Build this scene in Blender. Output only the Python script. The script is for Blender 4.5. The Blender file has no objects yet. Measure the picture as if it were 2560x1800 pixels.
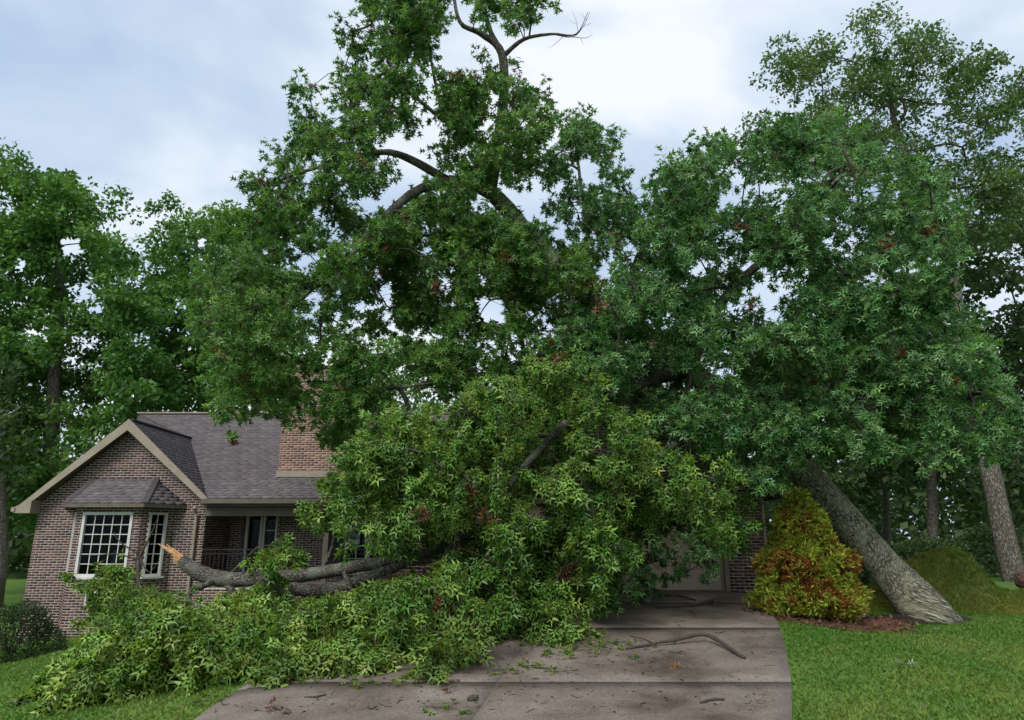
import bpy, math, random
import numpy as np
from mathutils import Matrix, Vector
rng = np.random.default_rng(7)
random.seed(7)
R = math.radians
scene = bpy.context.scene
col = scene.collection

# ---------------------------------------------------------------- camera, sky, sun, exposure
TH, CZ, FPX = R(14.5), 1.65, 1707.0
cam_d = bpy.data.cameras.new('camera'); cam_d.sensor_width = 36; cam_d.lens = 36 * FPX / 2560
cam_d.clip_start = 0.05; cam_d.clip_end = 2000
cam = bpy.data.objects.new('camera', cam_d); col.objects.link(cam)
cam.location = (0, 0, CZ); cam.rotation_euler = (R(90) + TH, 0, 0)
scene.camera = cam
scene.view_settings.view_transform = 'Standard'
scene.view_settings.look = 'None'
scene.view_settings.exposure = 1.0
scene.view_settings.gamma = 1.0
scene.cycles.max_bounces = 6
scene.cycles.diffuse_bounces = 3
scene.cycles.glossy_bounces = 2
scene.cycles.transmission_bounces = 4
scene.cycles.transparent_max_bounces = 8
scene.cycles.use_adaptive_sampling = True
scene.cycles.adaptive_threshold = 0.02
scene.cycles.use_denoising = True
try:
    scene.cycles.denoiser = 'OPENIMAGEDENOISE'
except Exception:
    pass
scene.render.use_persistent_data = False

SUN_EL, SUN_AZ = R(44), R(205)      # high, behind the camera's left shoulder, through cloud
world = bpy.data.worlds.new('World'); scene.world = world; world.use_nodes = True
wn, wl = world.node_tree.nodes, world.node_tree.links
wn.clear()
wo = wn.new('ShaderNodeOutputWorld'); bg = wn.new('ShaderNodeBackground')
sky = wn.new('ShaderNodeTexSky'); sky.sky_type = 'NISHITA'; sky.sun_disc = False
sky.sun_elevation = SUN_EL; sky.sun_rotation = SUN_AZ
sky.air_density = 1.0; sky.dust_density = 2.0
skm = wn.new('ShaderNodeVectorMath'); skm.operation = 'SCALE'; skm.inputs['Scale'].default_value = 0.07
tc = wn.new('ShaderNodeTexCoord')
mp = wn.new('ShaderNodeMapping'); mp.inputs['Scale'].default_value = (1.0, 1.0, 2.1); mp.inputs['Location'].default_value = (0.15, 0.0, 0.3)
mp.inputs['Rotation'].default_value = (0.0, R(-20), 0.0)
nz = wn.new('ShaderNodeTexNoise'); nz.inputs['Scale'].default_value = 1.9; nz.inputs['Detail'].default_value = 5.0; nz.inputs['Roughness'].default_value = 0.5; nz.inputs['Distortion'].default_value = 0.25
cr = wn.new('ShaderNodeValToRGB')
cr.color_ramp.elements[0].position = 0.36; cr.color_ramp.elements[0].color = (0.40, 0.52, 0.70, 1)
cr.color_ramp.elements[1].position = 0.60; cr.color_ramp.elements[1].color = (0.86, 0.90, 0.95, 1)
e = cr.color_ramp.elements.new(0.47); e.color = (0.55, 0.66, 0.80, 1)
mx = wn.new('ShaderNodeMixRGB'); mx.inputs['Fac'].default_value = 0.80
wl.new(tc.outputs['Generated'], mp.inputs['Vector']); wl.new(mp.outputs[0], nz.inputs['Vector'])
wl.new(nz.outputs['Fac'], cr.inputs['Fac']); wl.new(sky.outputs[0], skm.inputs[0])
wl.new(skm.outputs[0], mx.inputs['Color1']); wl.new(cr.outputs[0], mx.inputs['Color2'])
wl.new(mx.outputs[0], bg.inputs['Color']); bg.inputs['Strength'].default_value = 0.66
wl.new(bg.outputs[0], wo.inputs['Surface'])

sun_d = bpy.data.lights.new('sun', 'SUN'); sun_d.energy = 1.5; sun_d.angle = R(25); sun_d.color = (1.0, 0.97, 0.92)
sun = bpy.data.objects.new('sun', sun_d); col.objects.link(sun)
sdir = Vector((math.sin(SUN_AZ) * math.cos(SUN_EL), math.cos(SUN_AZ) * math.cos(SUN_EL), math.sin(SUN_EL)))
sun.rotation_euler = sdir.to_track_quat('Z', 'Y').to_euler(); sun.location = (0, -20, 40)

# ---------------------------------------------------------------- helpers
def sm(t):
    t = np.clip(t, 0, 1); return t * t * (3 - 2 * t)
def H(x, y):
    """height of the ground"""
    x = np.asarray(x, float); y = np.asarray(y, float)
    z = 0.5 * sm((y - 5) / 10.5) - 0.2 * sm((x - 4) / 3)
    z = z - 0.15 * np.clip(-2.2 - x, 0, 12) * sm((-2.2 - x) / 2 + 0.3)
    z = z + 0.03 * np.sin(x * 0.9 + 1.3) * np.sin(y * 0.7) * sm((np.abs(x - 1) - 4) / 3)
    z = z - 1.2 * sm((y - 24) / 25) * sm((x + 4) / 8)
    return z
def at(u, v, Y):
    """a point of the place, from its bearing in the photograph and its distance Y in metres"""
    x = (np.asarray(u, float) - 1280) / FPX; y = -(np.asarray(v, float) - 900) / FPX
    dy = math.cos(TH) - y * math.sin(TH); dz = math.sin(TH) + y * math.cos(TH)
    s = np.asarray(Y, float) / dy
    return np.stack([x * s, np.asarray(Y, float) + 0 * s, CZ + dz * s], -1)
def ground_hit(u, v):
    u = np.asarray(u, float); v = np.asarray(v, float)
    out = np.full(u.shape, 60.0); done = np.zeros(u.shape, bool)
    for Y in np.arange(4, 60, 0.1):
        p = at(u, v, Y); hit = (~done) & (p[..., 2] < H(p[..., 0], p[..., 1]))
        out[hit] = Y; done |= hit
    return out
def gpt(u, v, lift=0.0):
    Y = float(ground_hit(np.array([u]), np.array([v]))[0]); p = at(u, v, Y)
    return np.array([p[0], p[1], float(H(p[0], p[1])) + lift])
def inpoly(px, py, poly):
    poly = np.asarray(poly, float); n = len(poly); r = np.zeros(np.shape(px), bool); j = n - 1
    for i in range(n):
        xi, yi = poly[i]; xj, yj = poly[j]
        c = ((yi > py) != (yj > py)) & (px < (xj - xi) * (py - yi) / (yj - yi + 1e-12) + xi)
        r ^= c; j = i
    return r
def sample_poly(poly, n, holes=()):
    poly = np.asarray(poly, float); lo, hi = poly.min(0), poly.max(0); out = []
    while len(out) < n:
        p = lo + (hi - lo) * rng.random((n * 3, 2)); k = inpoly(p[:, 0], p[:, 1], poly)
        for h in holes: k &= ~inpoly(p[:, 0], p[:, 1], h)
        out.extend(p[k].tolist())
    return np.array(out[:n])
def area(poly):
    p = np.asarray(poly, float); return abs(0.5 * np.sum(p[:, 0] * np.roll(p[:, 1], -1) - np.roll(p[:, 0], -1) * p[:, 1]))
def unit(v):
    return v / (np.linalg.norm(v, axis=-1, keepdims=True) + 1e-9)

def mesh_np(name, V, polys, smooth=False, colr=None, tcv=None):
    """polys: list of (k, n) index arrays"""
    me = bpy.data.meshes.new(name)
    V = np.asarray(V, np.float32); me.vertices.add(len(V)); me.vertices.foreach_set('co', V.ravel())
    idx = np.concatenate([np.asarray(p, np.int32).ravel() for p in polys]); cnt = np.concatenate([np.full(len(p), np.shape(p)[1], np.int32) for p in polys])
    me.loops.add(len(idx)); me.loops.foreach_set('vertex_index', idx)
    st = np.concatenate([[0], np.cumsum(cnt)[:-1]]).astype(np.int32)
    me.polygons.add(len(cnt)); me.polygons.foreach_set('loop_start', st); me.polygons.foreach_set('loop_total', cnt)
    if smooth: me.polygons.foreach_set('use_smooth', np.ones(len(cnt), bool))
    if colr is not None:
        a = me.attributes.new('tint', 'FLOAT_COLOR', 'POINT')
        c = np.ones((len(V), 4), np.float32); c[:, :3] = colr; a.data.foreach_set('color', c.ravel())
    if tcv is not None:
        a = me.attributes.new('bark', 'FLOAT_VECTOR', 'POINT'); a.data.foreach_set('vector', np.asarray(tcv, np.float32).ravel())
    me.update(calc_edges=True); me.validate()
    return me
def link(name, me, mat=None, parent=None, **props):
    o = bpy.data.objects.new(name, me)
    if mat is not None and len(me.materials) == 0: me.materials.append(mat)
    col.objects.link(o)
    if parent is not None: o.parent = parent
    for k, v in props.items(): o[k] = v
    return o
def empty(name, loc, label, cat, group=None):
    o = bpy.data.objects.new(name, None); col.objects.link(o); o.location = [float(c) for c in loc]
    o.empty_display_size = 0.2
    o['label'] = label; o['category'] = cat
    if group: o['group'] = group
    bpy.context.view_layer.update()
    return o
def put(o, parent):
    """parent o, keeping it where it stands"""
    o.parent = parent
    o.matrix_parent_inverse = Matrix.Translation(-Vector(parent.location))
    return o

class MB:
    """collects boxes, prisms and tubes into one mesh"""
    def __init__(s): s.V, s.F, s.T = [], [], []
    def add(s, V, F, T=None):
        o = len(s.V); s.V.extend([tuple(map(float, v)) for v in V]); s.F.extend([tuple(i + o for i in f) for f in F])
        s.T.extend([tuple(map(float, t)) for t in (T if T is not None else V)]); return s
    def box(s, a, b):
        x0, y0, z0 = a; x1, y1, z1 = b
        return s.add([(x0, y0, z0), (x1, y0, z0), (x1, y1, z0), (x0, y1, z0), (x0, y0, z1), (x1, y0, z1), (x1, y1, z1), (x0, y1, z1)],
                     [(0, 3, 2, 1), (4, 5, 6, 7), (0, 1, 5, 4), (1, 2, 6, 5), (2, 3, 7, 6), (3, 0, 4, 7)])
    def obox(s, p, q, w, h, up=(0, 0, 1)):
        """bar from p to q, w wide across, h deep along up"""
        p, q, up = Vector(p), Vector(q), Vector(up); d = (q - p).normalized(); sd = d.cross(up).normalized(); u2 = sd.cross(d).normalized()
        V = [c + sd * (i * w / 2) + u2 * (j * h / 2) for c in (p, q) for i, j in ((-1, -1), (1, -1), (1, 1), (-1, 1))]
        return s.add(V, [(0, 3, 2, 1), (4, 5, 6, 7), (0, 1, 5, 4), (1, 2, 6, 5), (2, 3, 7, 6), (3, 0, 4, 7)])
    def prism(s, pts, vec):
        """closed slab: polygon pts pushed along vec"""
        n = len(pts); vec = Vector(vec); P = [Vector(p) for p in pts]
        return s.add(P + [p + vec for p in P], [tuple(range(n)), tuple(range(2 * n - 1, n - 1, -1))] + [(i, i + n, (i + 1) % n + n, (i + 1) % n)[::-1] for i in range(n)])
    def tube(s, pts, rad, seg=8, cap=True, rough=0.0, seed=0):
        P = np.asarray(pts, float); n = len(P); rad = np.asarray(rad, float) * np.ones(n)
        d = np.gradient(P, axis=0); d = unit(d); ref = np.array([0.13, 0.31, 0.94])
        L = np.concatenate([[0], np.cumsum(np.linalg.norm(np.diff(P, axis=0), axis=1))])
        rr = np.random.default_rng(seed); V, T, F = [], [], []
        a = np.arange(seg) * 2 * np.pi / seg
        for i in range(n):
            s1 = unit(np.cross(d[i], ref)); s2 = np.cross(s1, d[i])
            k = rad[i] * (1 + rough * (rr.random(seg) - 0.5))
            V.append(P[i] + np.outer(np.cos(a) * k, s1) + np.outer(np.sin(a) * k, s2))
            T.append(np.stack([np.cos(a) * rad[i], np.sin(a) * rad[i], np.full(seg, L[i])], -1))
        for i in range(n - 1):
            for j in range(seg):
                j2 = (j + 1) % seg; F.append((i * seg + j, i * seg + j2, (i + 1) * seg + j2, (i + 1) * seg + j))
        if cap:
            F.append(tuple(range(seg))[::-1]); F.append(tuple(range((n - 1) * seg, n * seg)))
        return s.add(np.concatenate(V), F, np.concatenate(T))
    def build(s, name, mat, parent=None, smooth=False, bark=False, **props):
        me = bpy.data.meshes.new(name); me.from_pydata(s.V, [], s.F)
        if smooth: me.polygons.foreach_set('use_smooth', np.ones(len(me.polygons), bool))
        if bark:
            a = me.attributes.new('bark', 'FLOAT_VECTOR', 'POINT'); a.data.foreach_set('vector', np.asarray(s.T, np.float32).ravel())
        me.update()
        o = link(name, me, mat, None, **props)
        if parent is not None: put(o, parent)
        return o
def smooth_path(pts, k=6):
    """Catmull-Rom through pts (any columns)"""
    P = np.asarray(pts, float); P = np.vstack([2 * P[0] - P[1], P, 2 * P[-1] - P[-2]]); out = []
    for i in range(1, len(P) - 2):
        for t in np.arange(k) / k:
            a, b, c, d = P[i - 1], P[i], P[i + 1], P[i + 2]
            out.append(0.5 * (2 * b + (c - a) * t + (2 * a - 5 * b + 4 * c - d) * t * t + (3 * b - a - 3 * c + d) * t ** 3))
    out.append(P[-2]); return np.array(out)

# ---------------------------------------------------------------- materials
def base_mat(name, rough=0.8, spec=0.3):
    m = bpy.data.materials.new(name); m.use_nodes = True; N = m.node_tree.nodes; L = m.node_tree.links
    b = N['Principled BSDF']; b.inputs['Roughness'].default_value = rough; b.inputs['Specular IOR Level'].default_value = spec
    return m, N, L, b
def ramp(N, cols, pos=None):
    r = N.new('ShaderNodeValToRGB'); n = len(cols); el = r.color_ramp.elements
    pos = pos or [i / (n - 1) for i in range(n)]
    el[0].position = pos[0]; el[0].color = (*cols[0], 1); el[1].position = pos[-1]; el[1].color = (*cols[-1], 1)
    for p, c in zip(pos[1:-1], cols[1:-1]): x = el.new(p); x.color = (*c, 1)
    return r
def noise_mat(name, cols, scale=5, detail=6, rough=0.85, spec=0.25, bump=0.3, bscale=None, stretch=(1, 1, 1), pos=None, bdist=0.01, attr=None, coord='Object', tint=False):
    m, N, L, b = base_mat(name, rough, spec)
    if attr: tcn = N.new('ShaderNodeAttribute'); tcn.attribute_name = attr; src = tcn.outputs['Vector']
    else: tcn = N.new('ShaderNodeTexCoord'); src = tcn.outputs[coord]
    mpn = N.new('ShaderNodeMapping'); mpn.inputs['Scale'].default_value = stretch; L.new(src, mpn.inputs['Vector'])
    n1 = N.new('ShaderNodeTexNoise'); n1.inputs['Scale'].default_value = scale; n1.inputs['Detail'].default_value = detail; n1.inputs['Roughness'].default_value = 0.62
    L.new(mpn.outputs[0], n1.inputs['Vector'])
    r = ramp(N, cols, pos or [0.3 + 0.4 * i / (len(cols) - 1) for i in range(len(cols))]); L.new(n1.outputs['Fac'], r.inputs['Fac'])
    outc = r.outputs[0]
    if tint:
        at_ = N.new('ShaderNodeAttribute'); at_.attribute_name = 'tint'; mm = N.new('ShaderNodeMixRGB'); mm.blend_type = 'MULTIPLY'; mm.inputs['Fac'].default_value = 1
        L.new(outc, mm.inputs['Color1']); L.new(at_.outputs['Color'], mm.inputs['Color2']); outc = mm.outputs[0]
    L.new(outc, b.inputs['Base Color'])
    if bump:
        n2 = N.new('ShaderNodeTexNoise'); n2.inputs['Scale'].default_value = bscale or scale * 4; n2.inputs['Detail'].default_value = 6; L.new(mpn.outputs[0], n2.inputs['Vector'])
        bp = N.new('ShaderNodeBump'); bp.inputs['Strength'].default_value = bump; bp.inputs['Distance'].default_value = bdist
        L.new(n2.outputs['Fac'], bp.inputs['Height']); L.new(bp.outputs[0], b.inputs['Normal'])
    return m
def leaf_mat(name, trans=0.28, rough=0.5, spec=0.35, yellow=(1.25, 1.2, 0.55)):
    m, N, L, b = base_mat(name, rough, spec)
    a = N.new('ShaderNodeAttribute'); a.attribute_name = 'tint'
    L.new(a.outputs['Color'], b.inputs['Base Color'])
    t = N.new('ShaderNodeBsdfTranslucent'); mm = N.new('ShaderNodeMixRGB'); mm.blend_type = 'MULTIPLY'; mm.inputs['Fac'].default_value = 1; mm.inputs['Color2'].default_value = (*yellow, 1)
    L.new(a.outputs['Color'], mm.inputs['Color1']); L.new(mm.outputs[0], t.inputs['Color'])
    mix = N.new('ShaderNodeMixShader'); mix.inputs['Fac'].default_value = trans
    L.new(b.outputs[0], mix.inputs[1]); L.new(t.outputs[0], mix.inputs[2]); L.new(mix.outputs[0], N['Material Output'].inputs['Surface'])
    return m
def tint_mat(name, rough=0.85, spec=0.2, bump=0.4, scale=60, var=0.35):
    m, N, L, b = base_mat(name, rough, spec)
    a = N.new('ShaderNodeAttribute'); a.attribute_name = 'tint'
    tcn = N.new('ShaderNodeTexCoord'); n1 = N.new('ShaderNodeTexNoise'); n1.inputs['Scale'].default_value = scale; n1.inputs['Detail'].default_value = 5; L.new(tcn.outputs['Object'], n1.inputs['Vector'])
    r = ramp(N, [(1 - var,) * 3, (1 + var,) * 3], [0.3, 0.7]); L.new(n1.outputs['Fac'], r.inputs['Fac'])
    mm = N.new('ShaderNodeMixRGB'); mm.blend_type = 'MULTIPLY'; mm.inputs['Fac'].default_value = 1; L.new(a.outputs['Color'], mm.inputs['Color1']); L.new(r.outputs[0], mm.inputs['Color2'])
    L.new(mm.outputs[0], b.inputs['Base Color'])
    bp = N.new('ShaderNodeBump'); bp.inputs['Strength'].default_value = bump; bp.inputs['Distance'].default_value = 0.004; L.new(n1.outputs['Fac'], bp.inputs['Height']); L.new(bp.outputs[0], b.inputs['Normal'])
    return m
def bark_mat(name, cols, scale=9, lich=None):
    """furrowed bark from the tube's own round-and-along coordinates"""
    m, N, L, b = base_mat(name, 0.9, 0.15)
    a = N.new('ShaderNodeAttribute'); a.attribute_name = 'bark'
    nw = N.new('ShaderNodeTexNoise'); nw.inputs['Scale'].default_value = scale * 0.9; nw.inputs['Detail'].default_value = 3; L.new(a.outputs['Vector'], nw.inputs['Vector'])
    sc1 = N.new('ShaderNodeVectorMath'); sc1.operation = 'SCALE'; sc1.inputs['Scale'].default_value = 0.9 / scale; L.new(nw.outputs['Color'], sc1.inputs[0])
    ad = N.new('ShaderNodeVectorMath'); L.new(a.outputs['Vector'], ad.inputs[0]); L.new(sc1.outputs[0], ad.inputs[1])
    mpn = N.new('ShaderNodeMapping'); mpn.inputs['Scale'].default_value = (1, 1, 0.26); L.new(ad.outputs[0], mpn.inputs['Vector'])
    n1 = N.new('ShaderNodeTexNoise'); n1.inputs['Scale'].default_value = scale * 3.2; n1.inputs['Detail'].default_value = 8; n1.inputs['Roughness'].default_value = 0.7; L.new(mpn.outputs[0], n1.inputs['Vector'])
    vo = N.new('ShaderNodeTexVoronoi'); vo.feature = 'DISTANCE_TO_EDGE'; vo.inputs['Scale'].default_value = scale * 2.6; L.new(mpn.outputs[0], vo.inputs['Vector'])
    vr = ramp(N, [(0.25, 0.25, 0.25), (1, 1, 1)], [0.0, 0.30]); L.new(vo.outputs['Distance'], vr.inputs['Fac'])
    ml = N.new('ShaderNodeMath'); ml.operation = 'MULTIPLY'; L.new(vr.outputs[0], ml.inputs[0]); L.new(n1.outputs['Fac'], ml.inputs[1])
    r = ramp(N, cols, [0.10, 0.34, 0.60][:len(cols)]); L.new(ml.outputs[0], r.inputs['Fac']); outc = r.outputs[0]
    if lich:
        n3 = N.new('ShaderNodeTexNoise'); n3.inputs['Scale'].default_value = 2.6; n3.inputs['Detail'].default_value = 7; L.new(a.outputs['Vector'], n3.inputs['Vector'])
        r3 = ramp(N, [(0, 0, 0), (0.75, 0.75, 0.75)], [0.48, 0.66]); L.new(n3.outputs['Fac'], r3.inputs['Fac'])
        mm = N.new('ShaderNodeMixRGB'); L.new(r3.outputs[0], mm.inputs['Fac']); L.new(outc, mm.inputs['Color1']); mm.inputs['Color2'].default_value = (*lich, 1)
        m2 = N.new('ShaderNodeMixRGB'); m2.blend_type = 'MULTIPLY'; m2.inputs['Fac'].default_value = 0.5; L.new(mm.outputs[0], m2.inputs['Color1']); L.new(vr.outputs[0], m2.inputs['Color2']); outc = m2.outputs[0]
    L.new(outc, b.inputs['Base Color'])
    bp = N.new('ShaderNodeBump'); bp.inputs['Strength'].default_value = 0.9; bp.inputs['Distance'].default_value = 0.025; L.new(ml.outputs[0], bp.inputs['Height']); L.new(bp.outputs[0], b.inputs['Normal'])
    return m
M = {}
M['oak_leaf'] = leaf_mat('oak_leaf', 0.40, 0.42, 0.5)
M['far_leaf'] = leaf_mat('far_leaf', 0.40, 0.55, 0.3)
M['grass'] = leaf_mat('grass_blade', 0.4, 0.6, 0.25)
M['needle'] = leaf_mat('needle', 0.2, 0.6, 0.2)
M['bark'] = bark_mat('oak_bark', [(0.04, 0.037, 0.026), (0.25, 0.24, 0.175), (0.46, 0.45, 0.335)], 11, (0.36, 0.375, 0.25))
M['bark_dark'] = bark_mat('branch_bark', [(0.03, 0.026, 0.022), (0.13, 0.12, 0.10), (0.27, 0.25, 0.21)], 16, (0.25, 0.28, 0.21))
M['bark_far'] = bark_mat('far_bark', [(0.03, 0.027, 0.022), (0.14, 0.12, 0.10), (0.27, 0.24, 0.20)], 8)
M['twig'] = noise_mat('twig_bark', [(0.03, 0.025, 0.02), (0.09, 0.075, 0.06)], 30, rough=0.9)
M['wood'] = noise_mat('torn_wood', [(0.26, 0.11, 0.045), (0.52, 0.29, 0.13), (0.66, 0.46, 0.27)], 18, stretch=(1, 1, 1), rough=0.8)
M['brick'] = tint_mat('brick_face', 0.9, 0.15, 0.5, 45, 0.30)
M['mortar'] = noise_mat('mortar', [(0.46, 0.41, 0.375), (0.60, 0.555, 0.51)], 12, bump=0.2, rough=0.95, spec=0.1)
M['shingle'] = tint_mat('asphalt_shingle', 0.95, 0.12, 0.6, 90, 0.35)
M['deck'] = noise_mat('roof_deck', [(0.05, 0.045, 0.045), (0.08, 0.07, 0.07)], 8)
M['trim'] = noise_mat('beige_trim', [(0.24, 0.20, 0.155), (0.31, 0.265, 0.21)], 3, bump=0.05, rough=0.6)
M['soffit'] = noise_mat('brown_soffit', [(0.10, 0.085, 0.065), (0.14, 0.12, 0.095)], 3, bump=0.05, rough=0.7)
M['white'] = noise_mat('window_paint', [(0.50, 0.49, 0.46), (0.60, 0.59, 0.56)], 4, bump=0.05, rough=0.5)
M['door_paint'] = noise_mat('garage_door_paint', [(0.52, 0.41, 0.315), (0.60, 0.48, 0.375)], 2, bump=0.05, rough=0.6)
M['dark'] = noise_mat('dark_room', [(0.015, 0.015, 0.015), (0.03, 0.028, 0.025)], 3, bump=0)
M['iron'] = noise_mat('black_iron', [(0.012, 0.012, 0.013), (0.03, 0.03, 0.03)], 9, bump=0.1, rough=0.5)
M['concrete'] = None
M['mulch'] = noise_mat('red_mulch', [(0.035, 0.016, 0.011), (0.12, 0.052, 0.034), (0.19, 0.095, 0.066)], 14, bump=1.0, bdist=0.03, rough=0.95)
M['clay'] = noise_mat('red_clay', [(0.05, 0.025, 0.018), (0.17, 0.080, 0.058), (0.26, 0.15, 0.115)], 9, bump=1.0, bdist=0.05, rough=0.95)
M['sod'] = noise_mat('sod', [(0.07, 0.12, 0.025), (0.11, 0.16, 0.035), (0.16, 0.17, 0.05)], 3, bump=0.6, bdist=0.03, rough=0.95)
M['cloth'] = noise_mat('pale_blue_cloth', [(0.30, 0.45, 0.60), (0.45, 0.58, 0.70)], 5, bump=0.1)
M['dry'] = noise_mat('dry_leaf', [(0.22, 0.10, 0.05), (0.42, 0.24, 0.13)], 20, bump=0.3)
M['wicker'] = noise_mat('grey_wicker', [(0.22, 0.23, 0.25), (0.34, 0.35, 0.37)], 20, bump=0.4)

def glass_mat():
    m = bpy.data.materials.new('window_glass'); m.use_nodes = True; N = m.node_tree.nodes; L = m.node_tree.links; N.remove(N['Principled BSDF'])
    g = N.new('ShaderNodeBsdfGlossy'); g.inputs['Roughness'].default_value = 0.03; t = N.new('ShaderNodeBsdfTransparent'); t.inputs['Color'].default_value = (0.55, 0.6, 0.6, 1)
    f = N.new('ShaderNodeFresnel'); f.inputs['IOR'].default_value = 1.2; x = N.new('ShaderNodeMixShader')
    L.new(f.outputs[0], x.inputs['Fac']); L.new(t.outputs[0], x.inputs[1]); L.new(g.outputs[0], x.inputs[2]); L.new(x.outputs[0], N['Material Output'].inputs['Surface'])
    return m
M['glass'] = glass_mat()

def concrete_mat():
    m, N, L, b = base_mat('concrete', 0.85, 0.25)
    t = N.new('ShaderNodeTexCoord')
    n1 = N.new('ShaderNodeTexNoise'); n1.inputs['Scale'].default_value = 0.9; n1.inputs['Detail'].default_value = 8; n1.inputs['Roughness'].default_value = 0.65; L.new(t.outputs['Object'], n1.inputs['Vector'])
    r1 = ramp(N, [(0.090, 0.070, 0.057), (0.165, 0.134, 0.112), (0.225, 0.190, 0.164)], [0.34, 0.5, 0.66]); L.new(n1.outputs['Fac'], r1.inputs['Fac'])
    n2 = N.new('ShaderNodeTexNoise'); n2.inputs['Scale'].default_value = 45; n2.inputs['Detail'].default_value = 4; L.new(t.outputs['Object'], n2.inputs['Vector'])
    r2 = ramp(N, [(0.72, 0.70, 0.68), (1.12, 1.12, 1.12)], [0.35, 0.6]); L.new(n2.outputs['Fac'], r2.inputs['Fac'])
    mm = N.new('ShaderNodeMixRGB'); mm.blend_type = 'MULTIPLY'; mm.inputs['Fac'].default_value = 1; L.new(r1.outputs[0], mm.inputs['Color1']); L.new(r2.outputs[0], mm.inputs['Color2'])
    L.new(mm.outputs[0], b.inputs['Base Color'])
    r3 = ramp(N, [(0.45,) * 3, (0.9,) * 3], [0.35, 0.65]); L.new(n1.outputs['Fac'], r3.inputs['Fac']); L.new(r3.outputs[0], b.inputs['Roughness'])
    bp = N.new('ShaderNodeBump'); bp.inputs['Strength'].default_value = 0.25; bp.inputs['Distance'].default_value = 0.004; L.new(n2.outputs['Fac'], bp.inputs['Height']); L.new(bp.outputs[0], b.inputs['Normal'])
    return m
M['concrete'] = concrete_mat()
M['mortar_dark'] = noise_mat('joint_grit', [(0.08, 0.066, 0.055), (0.13, 0.108, 0.092)], 20, bump=0.2)
M['soil_shade'] = noise_mat('soil_shade_tone', [(0.018, 0.013, 0.010), (0.05, 0.036, 0.026)], 9, bump=1.0, bdist=0.04, rough=0.95)
M['lawn'] = noise_mat('lawn_soil', [(0.05, 0.11, 0.02), (0.085, 0.16, 0.032), (0.12, 0.18, 0.045)], 1.2, detail=8, bump=0.6, bscale=30, bdist=0.03, rough=0.95, spec=0.1)

# ---------------------------------------------------------------- ground and driveway
def grid_mesh(name, xs, ys, zf):
    X, Y = np.meshgrid(xs, ys); V = np.stack([X, Y, zf(X, Y)], -1).reshape(-1, 3); nx, ny = len(xs), len(ys)
    i = np.arange(nx - 1)[None, :] + np.arange(ny - 1)[:, None] * nx; i = i.ravel()
    return mesh_np(name, V, [np.stack([i, i + 1, i + nx + 1, i + nx], -1)], smooth=True)
xs = np.concatenate([np.linspace(-400, -30, 14), np.arange(-29.5, 30, 0.5), np.linspace(31, 400, 14)])
ys = np.concatenate([np.linspace(-60, 2, 10), np.arange(2.5, 40, 0.5), np.linspace(41, 700, 24)])
link('ground', grid_mesh('ground', xs, ys, H), M['lawn'], kind='structure', label='mown green lawn sloping down past the house')

def edge_right(y): return np.interp(y, [3, 5, 6.5, 8.0, 9.5, 11, 12.5, 13.6, 15.5], [2.0, 2.22, 2.42, 3.02, 3.55, 4.05, 4.45, 4.75, 5.1])
def edge_left(y): return np.interp(y, [3, 5, 6.5, 7.5, 9, 11, 15.5], [-2.6, -2.75, -2.95, -3.0, -2.9, -2.75, -2.65])
def edge_mid(y): return -0.25 + 0.16 * (y - 7.4)
drive = bpy.data.objects.new('driveway', None); col.objects.link(drive); drive['kind'] = 'structure'; drive['label'] = 'stained concrete driveway leading to the garage'
rows = [2.6, 5.2, 8.0, 10.9, 13.3, 15.46]
for r in range(len(rows) - 1):
    for (fa, fb) in ((edge_left, edge_mid), (edge_mid, edge_right)):
        y = np.linspace(rows[r] + 0.005, rows[r + 1] - 0.005, 9); t = np.linspace(0, 1, 13)
        V = []
        for yy in y:
            a, b = float(fa(yy)) + 0.005, float(fb(yy)) - 0.005
            for tt in t:
                x = a + (b - a) * tt; V.append((x, yy, float(H(x, yy)) + 0.035))
        nx = len(t); n = len(V)
        i = (np.arange(nx - 1)[None, :] + np.arange(len(y) - 1)[:, None] * nx).ravel()
        ring = list(range(nx)) + [k * nx + nx - 1 for k in range(1, len(y))] + [(len(y) - 1) * nx + k for k in range(nx - 2, -1, -1)] + [k * nx for k in range(len(y) - 2, 0, -1)]
        V = np.array(V); B = V[ring] - np.array([0, 0, 0.12]); V2 = np.vstack([V, B]); m = len(ring)
        side = np.array([(ring[k], n + k, n + (k + 1) % m, ring[(k + 1) % m]) for k in range(m)])
        o = link('slab', mesh_np('slab', V2, [np.stack([i, i + 1, i + nx + 1, i + nx], -1), side]), M['concrete'], drive)

ys_ = np.linspace(rows[0] + 0.02, rows[-1] - 0.02, 40); V = []
for yy in ys_:
    for tt in np.linspace(0, 1, 25):
        a, b = float(edge_left(yy)) + 0.02, float(edge_right(yy)) - 0.02; x = a + (b - a) * tt; V.append((x, yy, float(H(x, yy)) + 0.0315))
i = (np.arange(24)[None, :] + np.arange(39)[:, None] * 25).ravel()
link('joint_filler', mesh_np('joint_filler', V, [np.stack([i, i + 1, i + 26, i + 25], -1)]), M['mortar_dark'], drive)
def in_drive(x, y):
    return (y > 2.6) & (y < 15.5) & (x > edge_left(y) - 0.02) & (x < edge_right(y) + 0.02)

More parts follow.
